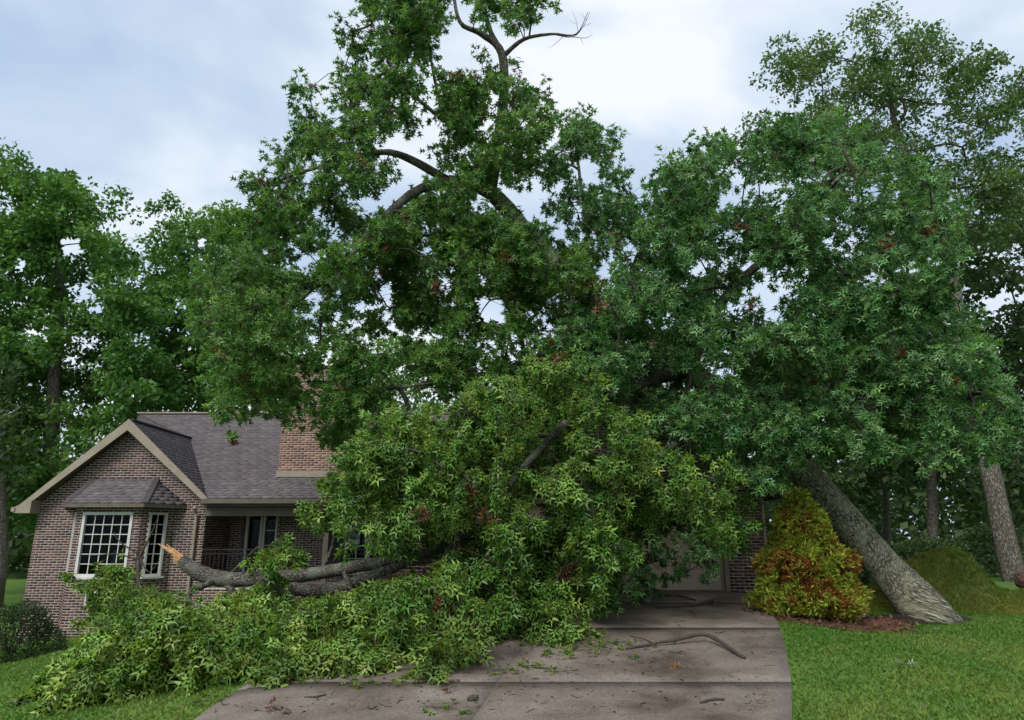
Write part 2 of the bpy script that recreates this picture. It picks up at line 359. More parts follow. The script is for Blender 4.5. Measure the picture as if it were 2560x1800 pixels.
# ---------------------------------------------------------------- grass blades
def blades(name, x, y, z, hgt, tint, parent=None):
    n = len(x); a = rng.random(n) * 2 * np.pi; w = 0.010 + 0.007 * rng.random(n)
    lean = (rng.random((n, 2)) - 0.5) * 2.2 * hgt[:, None]
    c, s = np.cos(a) * w, np.sin(a) * w; P = np.stack([x, y, z], -1)
    V = np.empty((n, 4, 3)); V[:, 0] = P + np.stack([-c, -s, 0 * c], -1); V[:, 1] = P + np.stack([c, s, 0 * c], -1)
    V[:, 2] = P + np.stack([lean[:, 0] * 0.45 + c * 0.8, lean[:, 1] * 0.45 + s * 0.8, hgt * 0.6], -1)
    V[:, 3] = P + np.stack([lean[:, 0], lean[:, 1], hgt], -1)
    k = np.arange(n)[:, None] * 4
    return link(name, mesh_np(name, V.reshape(-1, 3), [k + np.array([[0, 1, 2]]), k + np.array([[0, 2, 3]])], colr=np.repeat(tint, 4, 0)), M['grass'])
def patch(x, y, f, s):
    return np.sin(x * f + s) * np.sin(y * f * 1.3 + s * 2.1) * 0.5 + np.sin(x * f * 2.3 + y * f * 1.7 + s * 3) * 0.3 + np.sin(x * f * 5.1 - y * f * 4.3 + s) * 0.2
def lawn_points(n, x0, x1, y0, y1, p=1.0):
    y = y0 + (y1 - y0) * rng.random(n) ** p; x = x0 + (x1 - x0) * rng.random(n)
    k = ~in_drive(x, y); return x[k], y[k]
xa, ya = lawn_points(105000, 2.2, 11.5, 4.8, 15.5, 1.25)
xb, yb = lawn_points(75000, -11.5, -2.4, 5.0, 17.5, 1.2)
xc, yc = lawn_points(20000, -18, -10, 14, 24, 1.1)
xx, yy = np.concatenate([xa, xb, xc]), np.concatenate([ya, yb, yc])
k = ~((xx > 4.3) & (xx < 6.3) & (yy > 11.6) & (yy < 13.4) & ((xx - 5.2) ** 2 / 1.0 + (yy - 12.5) ** 2 / 0.7 < 1)); xx, yy = xx[k], yy[k]
pt = patch(xx, yy, 0.9, 1.1); tn = np.clip(0.45 + 0.75 * pt + 0.35 * patch(xx, yy, 3.1, 0.3) + 0.25 * (rng.random(len(xx)) - 0.5), 0, 1)[:, None]
tint = np.array([0.080, 0.19, 0.028]) * (1 - tn) + np.array([0.165, 0.235, 0.046]) * tn
tint *= (0.75 + 0.5 * rng.random((len(xx), 1)))
dry = rng.random(len(xx)) < 0.03; tint[dry] = (0.20, 0.17, 0.08)
g = blades('grass', xx, yy, H(xx, yy) - 0.004, 0.022 + 0.026 * rng.random(len(xx)), tint)
g['kind'] = 'stuff'; g['label'] = 'short green grass blades covering the lawn'

# ---------------------------------------------------------------- the house
XL, XR, GY, XP = -13.55, -8.75, 20.0, -11.1       # gable block: walls, front, peak
EZ, PZ, GS = 2.69, 4.92, 0.89                     # eave, gable peak, gable slope
MS, MY0, MYR = 0.583, 19.6, 25.5                  # main roof: slope, eave line, ridge line
MZR = EZ + MS * (MYR - MY0)
AY, AXL, AXR, AXP, AZP = 15.5, -2.5, 5.62, 1.6, 6.05   # garage wing
AS = (AZP - 2.62) / (AXR + 0.32 - AXP)
FLOOR = 0.42
house = empty('brick_house', (-4, 20, 0.4), 'brown brick house with grey shingled gables, bay window and porch under the fallen oak', 'house')

PAL = np.array([(0.125, 0.060, 0.052), (0.155, 0.084, 0.072), (0.090, 0.052, 0.052), (0.18, 0.10, 0.084), (0.062, 0.042, 0.042), (0.14, 0.072, 0.055)])
PALW = np.array([(0.26, 0.125, 0.085), (0.30, 0.15, 0.105), (0.22, 0.105, 0.08), (0.33, 0.18, 0.12), (0.18, 0.10, 0.08)])
BC = []      # (origin corner, U, N, w, h, colour, wall tag)
def brick_field(O, U, poly, holes=(), pal=PAL, tag='', L=0.203, hgt=0.0535, J=0.0155):
    O, U = np.array(O, float), np.array(U, float); N = np.array([U[1], -U[0], 0.0])
    poly = np.asarray(poly, float); z0, z1 = poly[:, 1].min(), poly[:, 1].max(); c = 0; z = z0
    while z + hgt <= z1 + 1e-6:
        zm = z + hgt / 2; xs_ = []
        n = len(poly)
        for i in range(n):
            (xa_, za_), (xb_, zb_) = poly[i], poly[(i + 1) % n]
            if (za_ > zm) != (zb_ > zm): xs_.append(xa_ + (xb_ - xa_) * (zm - za_) / (zb_ - za_))
        xs_.sort(); iv = [(xs_[i], xs_[i + 1]) for i in range(0, len(xs_) - 1, 2)]
        for (hx0, hz0, hx1, hz1) in holes:
            if hz0 < zm < hz1:
                nv = []
                for a, b in iv:
                    if hx0 > a: nv.append((a, min(b, hx0)))
                    if hx1 < b: nv.append((max(a, hx1), b))
                iv = [q for q in nv if q[1] > q[0]]
        off = (c % 2) * (L + J) / 2 + (rng.random() - 0.5) * 0.01
        for a, b in iv:
            k = math.floor((a - off) / (L + J))
            while k * (L + J) + off < b:
                s0, s1 = max(a, k * (L + J) + off), min(b, k * (L + J) + off + L)
                if s1 - s0 > 0.03:
                    cl = pal[rng.integers(len(pal))] * (0.62 + 0.46 * rng.random())
                    BC.append((O + U * s0 + np.array([0, 0, z]), U, N, s1 - s0, hgt, cl, tag))
                k += 1
        z += hgt + J; c += 1
def wall_back(name, O, U, poly, holes=(), thick=0.2, mat='mortar'):
    """mortar wall with real openings, as slabs between the openings"""
    O, U = Vector(O), Vector(U); N = Vector((U[1], -U[0], 0)); mb = MB()
    xs_ = sorted({p[0] for p in poly} | {h[0] for h in holes} | {h[2] for h in holes})
    def span(x):
        zz = []
        n = len(poly)
        for i in range(n):
            (xa_, za_), (xb_, zb_) = poly[i], poly[(i + 1) % n]
            if (xa_ > x) != (xb_ > x): zz.append(za_ + (zb_ - za_) * (x - xa_) / (xb_ - xa_))
        return min(zz), max(zz)
    for x0, x1 in zip(xs_[:-1], xs_[1:]):
        if x1 - x0 < 1e-4: continue
        lo0, hi0 = span(x0 + 1e-5); lo1, hi1 = span(x1 - 1e-5)
        hs = sorted([h for h in holes if h[0] <= x0 + 1e-6 and h[2] >= x1 - 1e-6], key=lambda h: h[1])
        lo_ = (lo0, lo1)
        for h in hs + [None]:
            hi_ = (h[1], h[1]) if h else (hi0, hi1)
            q = [O + U * x0 + Vector((0, 0, lo_[0])), O + U * x1 + Vector((0, 0, lo_[1])), O + U * x1 + Vector((0, 0, hi_[1])), O + U * x0 + Vector((0, 0, hi_[0]))]
            mb.prism(q, -N * thick)
            if h: lo_ = (h[3], h[3])
    return mb.build(name, M[mat], house)

# openings: (u0, z0, u1, z1) along each wall
def gz(x): return PZ - 0.16 - GS * abs(x - XP)
gable_poly = [(0, -1.9), (XR - XL, -1.9), (XR - XL, gz(XR)), (XP - XL, gz(XP)), (0, gz(XL))]
bay_hole = (-12.5 - XL, 0.35, -9.6 - XL, 2.45)
gw = wall_back('gable_wall', (XL, GY, 0), (1, 0, 0), gable_poly, [bay_hole])
brick_field((XL, GY, 0), (1, 0, 0), gable_poly, [(-12.5 - XL, -1.9, -9.6 - XL, 2.55)], tag='gable')
# side wall of the gable block (left) and the wall facing the porch
wall_back('side_wall', (XL, 30, 0), (0, -1, 0), [(0, -1.9), (9.8, -1.9), (9.8, 2.5), (0, 2.5)])
brick_field((XL, 30, 0), (0, -1, 0), [(6, -1.9), (10, -1.9), (10, 2.5), (6, 2.5)], tag='side')
wall_back('porch_side_wall', (XR, GY + 0.2, 0), (0, 1, 0), [(0, -1.9), (1.6, -1.9), (1.6, 2.6), (0, 2.6)])
brick_field((XR, GY, 0), (0, 1, 0), [(0, -1.0), (1.8, -1.0), (1.8, 2.55), (0, 2.55)], tag='porchside')
# porch back wall
PY = 21.8; DX0, DX1, WX0, WX1 = -8.35, -7.25, -5.15, -3.75
pp = [(0, -0.5), (AXL - XR, -0.5), (AXL - XR, 2.62), (0, 2.62)]
ph = [(DX0 - XR, FLOOR, DX1 - XR, 2.36), (WX0 - XR, FLOOR + 0.12, WX1 - XR, 2.2)]
wall_back('porch_back_wall', (XR, PY, 0), (1, 0, 0), pp, ph)
brick_field((XR, PY, 0), (1, 0, 0), pp, ph, tag='porch')
# porch knee wall below the floor edge
wall_back('porch_base', (XR, GY - 0.05, 0), (1, 0, 0), [(0, -1.5), (AXL - XR, -1.5), (AXL - XR, FLOOR - 0.12), (0, FLOOR - 0.12)])
brick_field((XR, GY - 0.05, 0), (1, 0, 0), [(0, -1.2), (AXL - XR, -1.2), (AXL - XR, FLOOR - 0.13), (0, FLOOR - 0.13)], tag='base')
# garage wing
def az(x): return AZP - 0.16 - AS * abs(x - AXP)
gp = [(0, 0.2), (AXR - AXL, 0.2), (AXR - AXL, az(AXR)), (AXP - AXL, az(AXP)), (0, az(AXL))]
GD = [(2.15, 4.72), (-1.75, 0.82)]                 # two door openings
gh = [(a - AXL, 0.4, b - AXL, 2.45) for a, b in GD]
wall_back('garage_wall', (AXL, AY, 0), (1, 0, 0), gp, gh)
brick_field((AXL, AY, 0), (1, 0, 0), gp, gh, tag='garage', pal=np.vstack([PAL, PALW[:2] * 0.8]))
wall_back('garage_side_wall', (AXR, AY + 0.2, 0), (0, 1, 0), [(0, 0.0), (9, 0.0), (9, 2.6), (0, 2.6)])
brick_field((AXR, AY, 0), (0, 1, 0), [(0, 0.0), (4, 0.0), (4, 2.58), (0, 2.58)], tag='garageside')
wall_back('garage_inner_wall', (AXL, PY, 0), (0, -1, 0), [(0, 0.0), (6.1, 0.0), (6.1, 2.6), (0, 2.6)])
brick_field((AXL, PY, 0), (0, -1, 0), [(0, 0.0), (6.3, 0.0), (6.3, 2.58), (0, 2.58)], tag='garageinner')
# back and inside
mb = MB(); mb.box((XL + 0.25, 29.8, -1.9), (5.6, 30.0, 2.6)); mb.build('back_wall', M['mortar'], house)
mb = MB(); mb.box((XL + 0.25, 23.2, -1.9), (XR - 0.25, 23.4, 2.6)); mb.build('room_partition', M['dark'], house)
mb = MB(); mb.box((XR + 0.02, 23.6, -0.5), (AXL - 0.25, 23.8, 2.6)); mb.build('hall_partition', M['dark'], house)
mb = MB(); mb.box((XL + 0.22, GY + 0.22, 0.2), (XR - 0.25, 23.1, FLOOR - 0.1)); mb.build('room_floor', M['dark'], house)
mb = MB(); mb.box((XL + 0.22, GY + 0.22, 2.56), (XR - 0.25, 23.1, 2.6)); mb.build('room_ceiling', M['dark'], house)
mb = MB(); mb.box((XR, GY - 0.08, FLOOR - 0.12), (AXL, PY, FLOOR)); mb.build('porch_floor', M['concrete'], house)
mb = MB(); mb.box((XR + 0.003, MY0 + 0.2, 2.48), (AXL - 0.003, PY - 0.003, 2.52)); mb.build('porch_ceiling', M['soffit'], house)
mb = MB(); mb.box((XR, 19.93, 2.22), (AXL, 20.12, 2.475)); mb.build('porch_beam', M['soffit'], house)

# bay: (x, y) corners of its five-sided front
bay = [(-12.5, GY), (-11.92, 19.2), (-10.18, 19.2), (-9.6, GY)]
BT = 2.46
WZ0, WZ1 = 0.60, 2.30
def window(name, O, U, x0, x1, z0, z1, nx, nz, fr=0.07, inset=0.03):
    """frame, muntins and panes set into an opening; O, U as for the wall"""
    O, U = Vector(O), Vector(U); N = Vector((U[1], -U[0], 0)); Z = Vector((0, 0, 1))
    w = MB()
    def bar(a, b, wd, dp, t): w.obox(a, b, wd, dp, N)
    P = lambda x, z, d=0.0: O + U * x + Z * z + N * d
    w.obox(P(x0 + fr / 2, z0, -inset), P(x0 + fr / 2, z1, -inset), fr, 0.11, N)
    w.obox(P(x1 - fr / 2, z0, -inset), P(x1 - fr / 2, z1, -inset), fr, 0.11, N)
    w.obox(P(x0 + fr, z1 - fr / 2, -inset), P(x1 - fr, z1 - fr / 2, -inset), fr, 0.105, N)
    w.obox(P(x0 + fr, z0 + fr / 2, -inset), P(x1 - fr, z0 + fr / 2, -inset), fr, 0.105, N)
    win = w.build(name, M['white'], house)
    ax0, ax1, az0, az1 = x0 + fr, x1 - fr, z0 + fr, z1 - fr; pw, pz = (ax1 - ax0) / nx, (az1 - az0) / nz
    ob = MB(); g = 0.011
    ob.add([(-pw / 2 + g, 0, -pz / 2 + g), (pw / 2 - g, 0, -pz / 2 + g), (pw / 2 - g, 0, pz / 2 - g), (-pw / 2 + g, 0, pz / 2 - g),
            (-pw / 2 + g, 0.006, -pz / 2 + g), (pw / 2 - g, 0.006, -pz / 2 + g), (pw / 2 - g, 0.006, pz / 2 - g), (-pw / 2 + g, 0.006, pz / 2 - g)],
           [(0, 1, 2, 3), (4, 7, 6, 5), (0, 4, 5, 1), (1, 5, 6, 2), (2, 6, 7, 3), (3, 7, 4, 0)])
    me = bpy.data.meshes.new('pane'); me.from_pydata(ob.V, [], ob.F); me.materials.append(M['glass'])
    rot = Matrix(((U[0], -N[0], 0), (U[1], -N[1], 0), (0, 0, 1))).to_4x4()
    for i in range(nx):
        for j in range(nz):
            c = P(ax0 + (i + 0.5) * pw, az0 + (j + 0.5) * pz, -inset - 0.02); o = link('pane', me, None, win)
            o.matrix_basis = Matrix.Translation(c) @ rot
    mm_ = MB()
    for i in range(1, nx): mm_.obox(P(ax0 + i * pw, az0, -inset - 0.012), P(ax0 + i * pw, az1, -inset - 0.012), 0.022, 0.03, N)
    for j in range(1, nz): mm_.obox(P(ax0, az0 + j * pz, -inset - 0.012), P(ax1, az0 + j * pz, -inset - 0.012), 0.022, 0.026, N)
    mo = mm_.build('muntin', M['white']); mo.parent = win
    return win
for i in range(3):
    a, b = np.array(bay[i]), np.array(bay[i + 1]); Ln = float(np.linalg.norm(b - a)); U = (*((b - a) / Ln), 0)
    pb = [(0, -1.9), (Ln, -1.9), (Ln, BT), (0, BT)]
    if i == 1: hw = (0.16, WZ0, Ln - 0.20, WZ1); nx, nz_ = 5, 6
    else: hw = (0.24, WZ0, Ln - 0.24, WZ1); nx, nz_ = 2, 6
    hl = [hw]
    if i == 1: hl.append((0.55, -0.12, 1.15, 0.22))
    wall_back('bay_wall', (*a, 0), U, pb, hl, thick=0.12)
    brick_field((*a, 0), U, pb, hl, tag='bay')
    window('window', (*a, 0), U, hw[0], hw[2], hw[1], hw[3], nx, nz_, fr=0.075 if i == 1 else 0.06)
    if i == 1: window('basement_window', (*a, 0), U, 0.55, 1.15, -0.12, 0.22, 2, 1, fr=0.04)
    N = Vector((U[1], -U[0], 0)); sl = MB(); A_ = Vector((*a, 0)) + Vector(U) * (hw[0] - 0.05) + Vector((0, 0, WZ0 - 0.03)) + N * 0.03; B_ = Vector((*a, 0)) + Vector(U) * (hw[2] + 0.05) + Vector((0, 0, WZ0 - 0.03)) + N * 0.03
    sl.obox(A_, B_, 0.055, 0.12, N); sl.build('window_sill', M['white'], house)

# all bricks: the 300 that show largest as pieces, the rest joined
def brick_arrays(lst, d=0.005):
    n = len(lst); V = np.empty((n, 8, 3)); C = np.empty((n, 3))
    for i, (o, U, N, w, h, c, t) in enumerate(lst):
        a = 0.0015 * (rng.random() - 0.5); f = o + N * (d + a)
        bk = o - N * 0.003; Uw = U * w; Zh = np.array([0, 0, h])
        V[i] = [f, f + Uw, f + Uw + Zh, f + Zh, bk, bk + Uw, bk + Uw + Zh, bk + Zh]; C[i] = c
    k = np.arange(n)[:, None] * 8
    q = np.concatenate([k + np.array([f]) for f in ((0, 1, 2, 3), (1, 5, 6, 2), (5 - 1, 0, 3, 7), (3, 2, 6, 7), (4, 5, 1, 0))])
    return V.reshape(-1, 3), q, np.repeat(C, 8, 0)
def seen_first(b):
    o, U, N, w, h, c, t = b
    if t != 'gable': return 9e9
    return (0 if w > 0.19 else 50) + abs(o[2] - 2.4) + 0.12 * abs(o[0] + 11.6)
# chimney bricks
CX0, CX1, CX2, CYF, CYB = -7.05, -4.95, -5.42, 20.75, 22.1
def rz(y): return EZ + MS * (y - MY0)
CZ0, CZ1, CZ2 = rz(CYF) + 0.02, 4.75, 6.75
brick_field((CX0, CYF, 0), (1, 0, 0), [(0, CZ0 + 0.2), (CX1 - CX0, CZ0 + 0.2), (CX1 - CX0, CZ1), (CX2 - CX0, CZ1 + 0.35), (CX2 - CX0, CZ2), (0, CZ2)], pal=PALW, tag='chimney')
brick_field((CX2, CYF, 0), (0, 1, 0), [(0, CZ1 + 0.35), (CYB - CYF, CZ1 + 0.35), (CYB - CYF, CZ2), (0, CZ2)], pal=PALW, tag='chimney')
brick_field((CX1, CYF, 0), (0, 1, 0), [(0, CZ0), (CYB - CYF, CZ0 + 0.79), (CYB - CYF, CZ1), (0, CZ1)], pal=PALW, tag='chimney')
brick_field((CX0, CYB, 0), (0, -1, 0), [(0, CZ0 + 0.79), (CYB - CYF, CZ0), (CYB - CYF, CZ2), (0, CZ2)], pal=PALW, tag='chimney')
order = sorted(range(len(BC)), key=lambda i: seen_first(BC[i])); single = set(order[:300])
rest = [b for i, b in enumerate(BC) if i not in single and b[6] != 'chimney']
V, q, C = brick_arrays(rest)
o = link('brickwork', mesh_np('brickwork', V, [q], colr=C), M['brick']); put(o, house); o['kind'] = 'stuff'
var = []
for c in PAL:
    for f in (0.66, 0.85, 1.05):
        V, q, C = brick_arrays([(np.zeros(3), np.array([1.0, 0, 0]), np.array([0, -1.0, 0]), 0.203, 0.0535, c * f, '')])
        me = mesh_np('brick', V, [q], colr=C); me.materials.append(M['brick']); var.append(me)
for i in order[:300]:
    b = BC[i]; o = bpy.data.objects.new('brick', var[rng.integers(len(var))]); col.objects.link(o)
    o.parent = gw; o.location = b[0]; o.scale = (b[3] / 0.203, 1, 1)

# roofs
def poly_slab(name, pts, thick, mat, parent):
    mb = MB(); mb.prism(pts, (0, 0, -thick)); return mb.build(name, M[mat], parent)
SH = []
SHC = np.array([(0.115, 0.101, 0.106), (0.125, 0.110, 0.113), (0.105, 0.093, 0.101), (0.135, 0.117, 0.115), (0.11, 0.10, 0.108)])
def shingles(O, U, S, poly, big=False, expo=0.145, tab=0.31):
    """courses over a slope: O origin at the eave, U along it, S up the slope, poly in (u, s)"""
    O, U, S = np.array(O, float), unit(np.array(U, float)), unit(np.array(S, float)); N = unit(np.cross(U, S))
    poly = np.asarray(poly, float); s = poly[:, 1].min(); c = 0
    while s < poly[:, 1].max():
        sm_ = s + expo * 0.5; xs_ = []; n = len(poly)
        for i in range(n):
            (xa_, za_), (xb_, zb_) = poly[i], poly[(i + 1) % n]
            if (za_ > sm_) != (zb_ > sm_): xs_.append(xa_ + (xb_ - xa_) * (sm_ - za_) / (zb_ - za_))
        xs_.sort()
        for a, b in [(xs_[i], xs_[i + 1]) for i in range(0, len(xs_) - 1, 2)]:
            off = (c % 2) * tab / 2 + (c % 3) * 0.03; k = math.floor((a - off) / tab)
            while k * tab + off < b:
                s0, s1 = max(a, k * tab + off), min(b, (k + 1) * tab + off - 0.012)
                if s1 - s0 > 0.04:
                    p0 = O + U * s0 + S * s; wd = s1 - s0; th = 0.016 + 0.006 * rng.random(); up = expo + 0.02
                    lift = 0.010
                    q0 = [p0 + N * (lift + th), p0 + U * wd + N * (lift + th), p0 + U * wd + S * up + N * 0.008, p0 + S * up + N * 0.008, p0 + N * 0.002, p0 + U * wd + N * 0.002]
                    SH.append((q0, SHC[rng.integers(len(SHC))] * (0.9 + 0.2 * rng.random()), big and s1 - s0 > 0.2))
                k += 1
        s += expo; c += 1
mcos = 1 / math.sqrt(1 + MS * MS)
def mp3(x, y): return (x, y, rz(y))
VX = XP + (PZ - EZ) / GS                    # foot of the valley on the main eave
VYT = MY0 + (PZ - EZ) / MS                  # where the gable ridge meets the main slope
main_pts = [(VX, MY0), (AXL - 0.2, MY0), (5.9, MY0), (5.9, MYR), (-14.1, MYR), (XP, VYT)]
roof = poly_slab('roof', [mp3(*p) for p in main_pts], 0.10, 'deck', house)
mpoly = [(x - VX, (y - MY0) / mcos) for x, y in main_pts]
shingles(mp3(VX, MY0), (1, 0, 0), (0, mcos, mcos * MS), mpoly, big=True)
poly_slab('rear_roof', [(-14.1, MYR, MZR), (5.9, MYR, MZR), (5.9, 31, MZR - MS * 5.5), (-14.1, 31, MZR - MS * 5.5)], 0.10, 'deck', house)
poly_slab('hip_roof', [(-14.1, MYR, MZR), (-14.1, MYR + 0.5, 2.45), (-13.9, VYT, 2.44), (XP, VYT, PZ)], 0.05, 'deck', house)
gcos = 1 / math.sqrt(1 + GS * GS); GL = XP - 2.80
def gp3(x, y): return (x, y, PZ - GS * abs(x - XP))
GYF = 19.62
poly_slab('gable_roof', [gp3(XP, GYF), gp3(XP, VYT), gp3(VX, MY0 + 0.02)], 0.08, 'deck', house)
poly_slab('gable_roof', [gp3(XP, GYF), gp3(GL, GYF), gp3(GL, 29), gp3(XP, 29)], 0.08, 'deck', house)
gl = (VX - XP) / gcos
shingles(gp3(VX, GYF), (0, 1, 0), (-gcos, 0, gcos * GS), [(0, 0), (0.02, 0), (VYT - GYF, gl), (0, gl)], big=True)
shingles(gp3(GL, VYT), (0, -1, 0), (gcos, 0, gcos * GS), [(0, 0), (VYT - GYF, 0), (VYT - GYF, 2.8 / gcos), (0, 2.8 / gcos)])
acos = 1 / math.sqrt(1 + AS * AS)
def ap3(x, y): return (x, y, AZP - AS * abs(x - AXP))
AL, AR, AYF = AXL - 0.32, AXR + 0.32, 15.15
poly_slab('garage_roof', [ap3(AXP, AYF), ap3(AR, AYF), ap3(AR, MYR), ap3(AXP, MYR)], 0.10, 'deck', house)
poly_slab('garage_roof', [ap3(AXP, AYF), ap3(AXP, MYR), ap3(AL, 20), ap3(AL, AYF)], 0.10, 'deck', house)
al = (AR - AXP) / acos
shingles(ap3(AL, AYF + 7), (0, -1, 0), (acos, 0, acos * AS), [(0, 0), (7, 0), (7, al), (0, al)])
shingles(ap3(AR, AYF), (0, 1, 0), (-acos, 0, acos * AS), [(0, 0), (8, 0), (8, al), (0, al)])
# bay roof
bt = [(-12.08, GY, 3.26), (-10.28, GY, 3.26)]; be = [(-12.78, GY, BT + 0.06), (-12.12, 18.92, BT + 0.06), (-9.98, 18.92, BT + 0.06), (-9.32, GY, BT + 0.06)]
mb = MB(); mb.add([bt[0], bt[1], *be], [(2, 3, 0), (3, 4, 1, 0), (4, 5, 1), (2, 0, 1, 5), (2, 5, 4, 3)]); mb.build('bay_roof', M['deck'], house)
def tri_sh(P0, P1, tops):
    P0, P1 = np.array(P0, float), np.array(P1, float); U = unit(P1 - P0); T = np.array(tops[0], float) - P0; S = unit(T - U * (T @ U))
    pl = [(0, 0), (np.linalg.norm(P1 - P0), 0)] + [((np.array(t) - P0) @ U, (np.array(t) - P0) @ S) for t in tops[::-1]]
    shingles(P0, U, S, pl, big=True)
tri_sh(be[0], be[1], [bt[0]]); tri_sh(be[1], be[2], [bt[0], bt[1]]); tri_sh(be[2], be[3], [bt[1]])
mb = MB()
for a, b in zip(be[:-1], be[1:]):
    a_, b_ = Vector(a) - Vector((0, 0, 0.05)), Vector(b) - Vector((0, 0, 0.05)); mb.obox(a_, b_, 0.03, 0.10, (0, 0, 1))
mb.build('bay_gutter', M['soffit'], house)
mb = MB(); mb.prism([(x, y, BT - 0.01) for x, y, z in be], (0, 0, 0.02)); mb.build('bay_soffit', M['soffit'], house)
for a, b in ((be[1], bt[0]), (be[2], bt[1])): mb = MB(); mb.obox(Vector(a) + Vector((0, 0, 0.02)), Vector(b) + Vector((0, 0, 0.02)), 0.16, 0.03); mb.build('hip_cap', M['deck'], house)
# shingle pieces
bigs = [i for i, s in enumerate(SH) if s[2]]
key = lambda i: abs(SH[i][0][0][2] - 3.2) + 0.25 * abs(SH[i][0][0][0] + 8.5) + 0.2 * abs(SH[i][0][0][1] - 20)
sing = set(sorted(bigs, key=key)[:300])
def sh_mesh(lst, name):
    n = len(lst); V = np.array([s[0] for s in lst]).reshape(-1, 3); k = np.arange(n)[:, None] * 6
    return mesh_np(name, V, [k + np.array([[0, 1, 2, 3]]), k + np.array([[4, 5, 1, 0]]), k + np.array([[4, 0, 3, 3]])[:, :3], k + np.array([[5, 2, 1]])], colr=np.repeat(np.array([s[1] for s in lst]), 6, 0))
me = sh_mesh([s for i, s in enumerate(SH) if i not in sing], 'shingle_courses')
o = link('shingle_courses', me, M['shingle']); put(o, house); o['kind'] = 'stuff'
for i in sing:
    s = SH[i]; c0 = np.array(s[0][0]); me = sh_mesh([([p - c0 for p in s[0]], s[1], 0)], 'shingle'); me.materials.append(M['shingle'])
    o = bpy.data.objects.new('shingle', me); col.objects.link(o); o.parent = roof; o.location = c0
# ridge caps, rakes, fascia, gutters
mb = MB(); mb.obox((-14.1, MYR, MZR + 0.03), (5.9, MYR, MZR + 0.03), 0.30, 0.05); mb.build('ridge_cap', M['trim'], house)
mb = MB(); mb.obox((XP, GYF + 0.05, PZ + 0.025), (XP, VYT, PZ + 0.025), 0.2, 0.04); mb.build('ridge_cap', M['deck'], house)
mb = MB(); mb.obox((AXP, AYF + 0.05, AZP + 0.02), (AXP, MYR, AZP + 0.02), 0.24, 0.04); mb.build('ridge_cap', M['deck'], house)
def rake(xp, pz, sl, x1, y, wd=0.2, name='rake_board'):
    mb = MB(); d = 1 if x1 > xp else -1; L = abs(x1 - xp); up = 0.03
    mb.prism([(xp, y, pz + up), (x1, y, pz - sl * L + up), (x1, y, pz - sl * L - wd + 0.05), (xp, y, pz - wd - 0.09)], (0, -0.04, 0))
    mb.build(name, M['trim'], house)
    mb = MB(); mb.prism([(xp, y + 0.002, pz - 0.09), (x1, y + 0.002, pz - sl * L - 0.09), (x1, y + 0.4, pz - sl * L - 0.09), (xp, y + 0.4, pz - 0.09)], (0, 0, -0.03)); mb.build('rake_soffit', M['soffit'], house)
rake(XP, PZ, GS, GL, GYF); rake(XP, PZ, GS, VX, GYF)
rake(AXP, AZP, AS, AL, AYF); rake(AXP, AZP, AS, AR, AYF)
zl = PZ - GS * 2.8
mb = MB(); mb.prism([(GL - 0.06, GYF - 0.05, zl - 0.14), (XL + 0.05, GYF - 0.05, zl - 0.14), (XL + 0.05, GYF - 0.05, zl + 0.22), (GL - 0.06, GYF - 0.05, zl + 0.03)], (0, 0.42, 0)); mb.build('eave_return', M['trim'], house)
mb = MB(); mb.box((GL - 0.12, GYF - 0.08, zl - 0.10), (GL - 0.02, 29, zl + 0.02)); mb.build('gutter', M['trim'], house)
mb = MB(); mb.box((VX - 0.12, MY0 - 0.11, EZ - 0.14), (AXL - 0.3, MY0 - 0.005, EZ - 0.015)); mb.build('gutter', M['soffit'], house)
mb = MB(); mb.box((VX - 0.10, MY0 + 0.002, EZ - 0.2), (AXL - 0.3, MY0 + 0.35, EZ - 0.17)); mb.build('eave_soffit', M['soffit'], house)
mb = MB(); mb.box((AR - 0.02, AYF, 2.46), (AR + 0.09, 24, 2.6)); mb.build('gutter', M['soffit'], house)
mb = MB(); mb.tube([(-8.98, 19.72, 2.45), (-8.98, 19.9, 2.3), (-8.98, 19.93, 2.15), (-8.98, 19.93, -1.0)], 0.04, 8); mb.build('downspout', M['trim'], house)
mb = MB(); mb.tube([(AXR - 0.14, 15.3, 2.42), (AXR - 0.1, 15.42, 2.3), (AXR - 0.1, 15.44, 0.45)], 0.04, 8); mb.build('downspout', M['trim'], house)
# chimney
ch = MB(); ch.prism([(CX0, CYF, CZ0 - 0.5), (CX1, CYF, CZ0 - 0.5), (CX1, CYF, CZ1), (CX2, CYF, CZ1 + 0.35), (CX2, CYF, CZ2), (CX0, CYF, CZ2)], (0, CYB - CYF, 0))
chim = ch.build('chimney', M['mortar'], house)
V, q, C = brick_arrays([b for b in BC if b[6] == 'chimney']); o = link('brickwork', mesh_np('brickwork', V, [q], colr=C), M['brick'], None); o.parent = chim; o['kind'] = 'stuff'
mb = MB(); mb.box((CX0 - 0.06, CYF - 0.06, CZ2), (CX2 + 0.06, CYB + 0.06, CZ2 + 0.09)); mb.box((CX0 - 0.03, CYF - 0.03, CZ2 - 0.42), (CX2 + 0.03, CYB + 0.03, CZ2 - 0.34))
o = mb.build('chimney_cap', M['trim']); o.parent = chim
mb = MB(); mb.box((CX0 - 0.03, CYF - 0.05, CZ0 + 0.0), (CX1 + 0.03, CYF - 0.0, CZ0 + 0.19)); o = mb.build('flashing', M['trim']); o.parent = chim
mb = MB(); mb.tube([(-6.2, 21.4, CZ2 + 0.09), (-6.2, 21.4, CZ2 + 0.3)], 0.13, 12); o = mb.build('flue', M['clay']); o.parent = chim
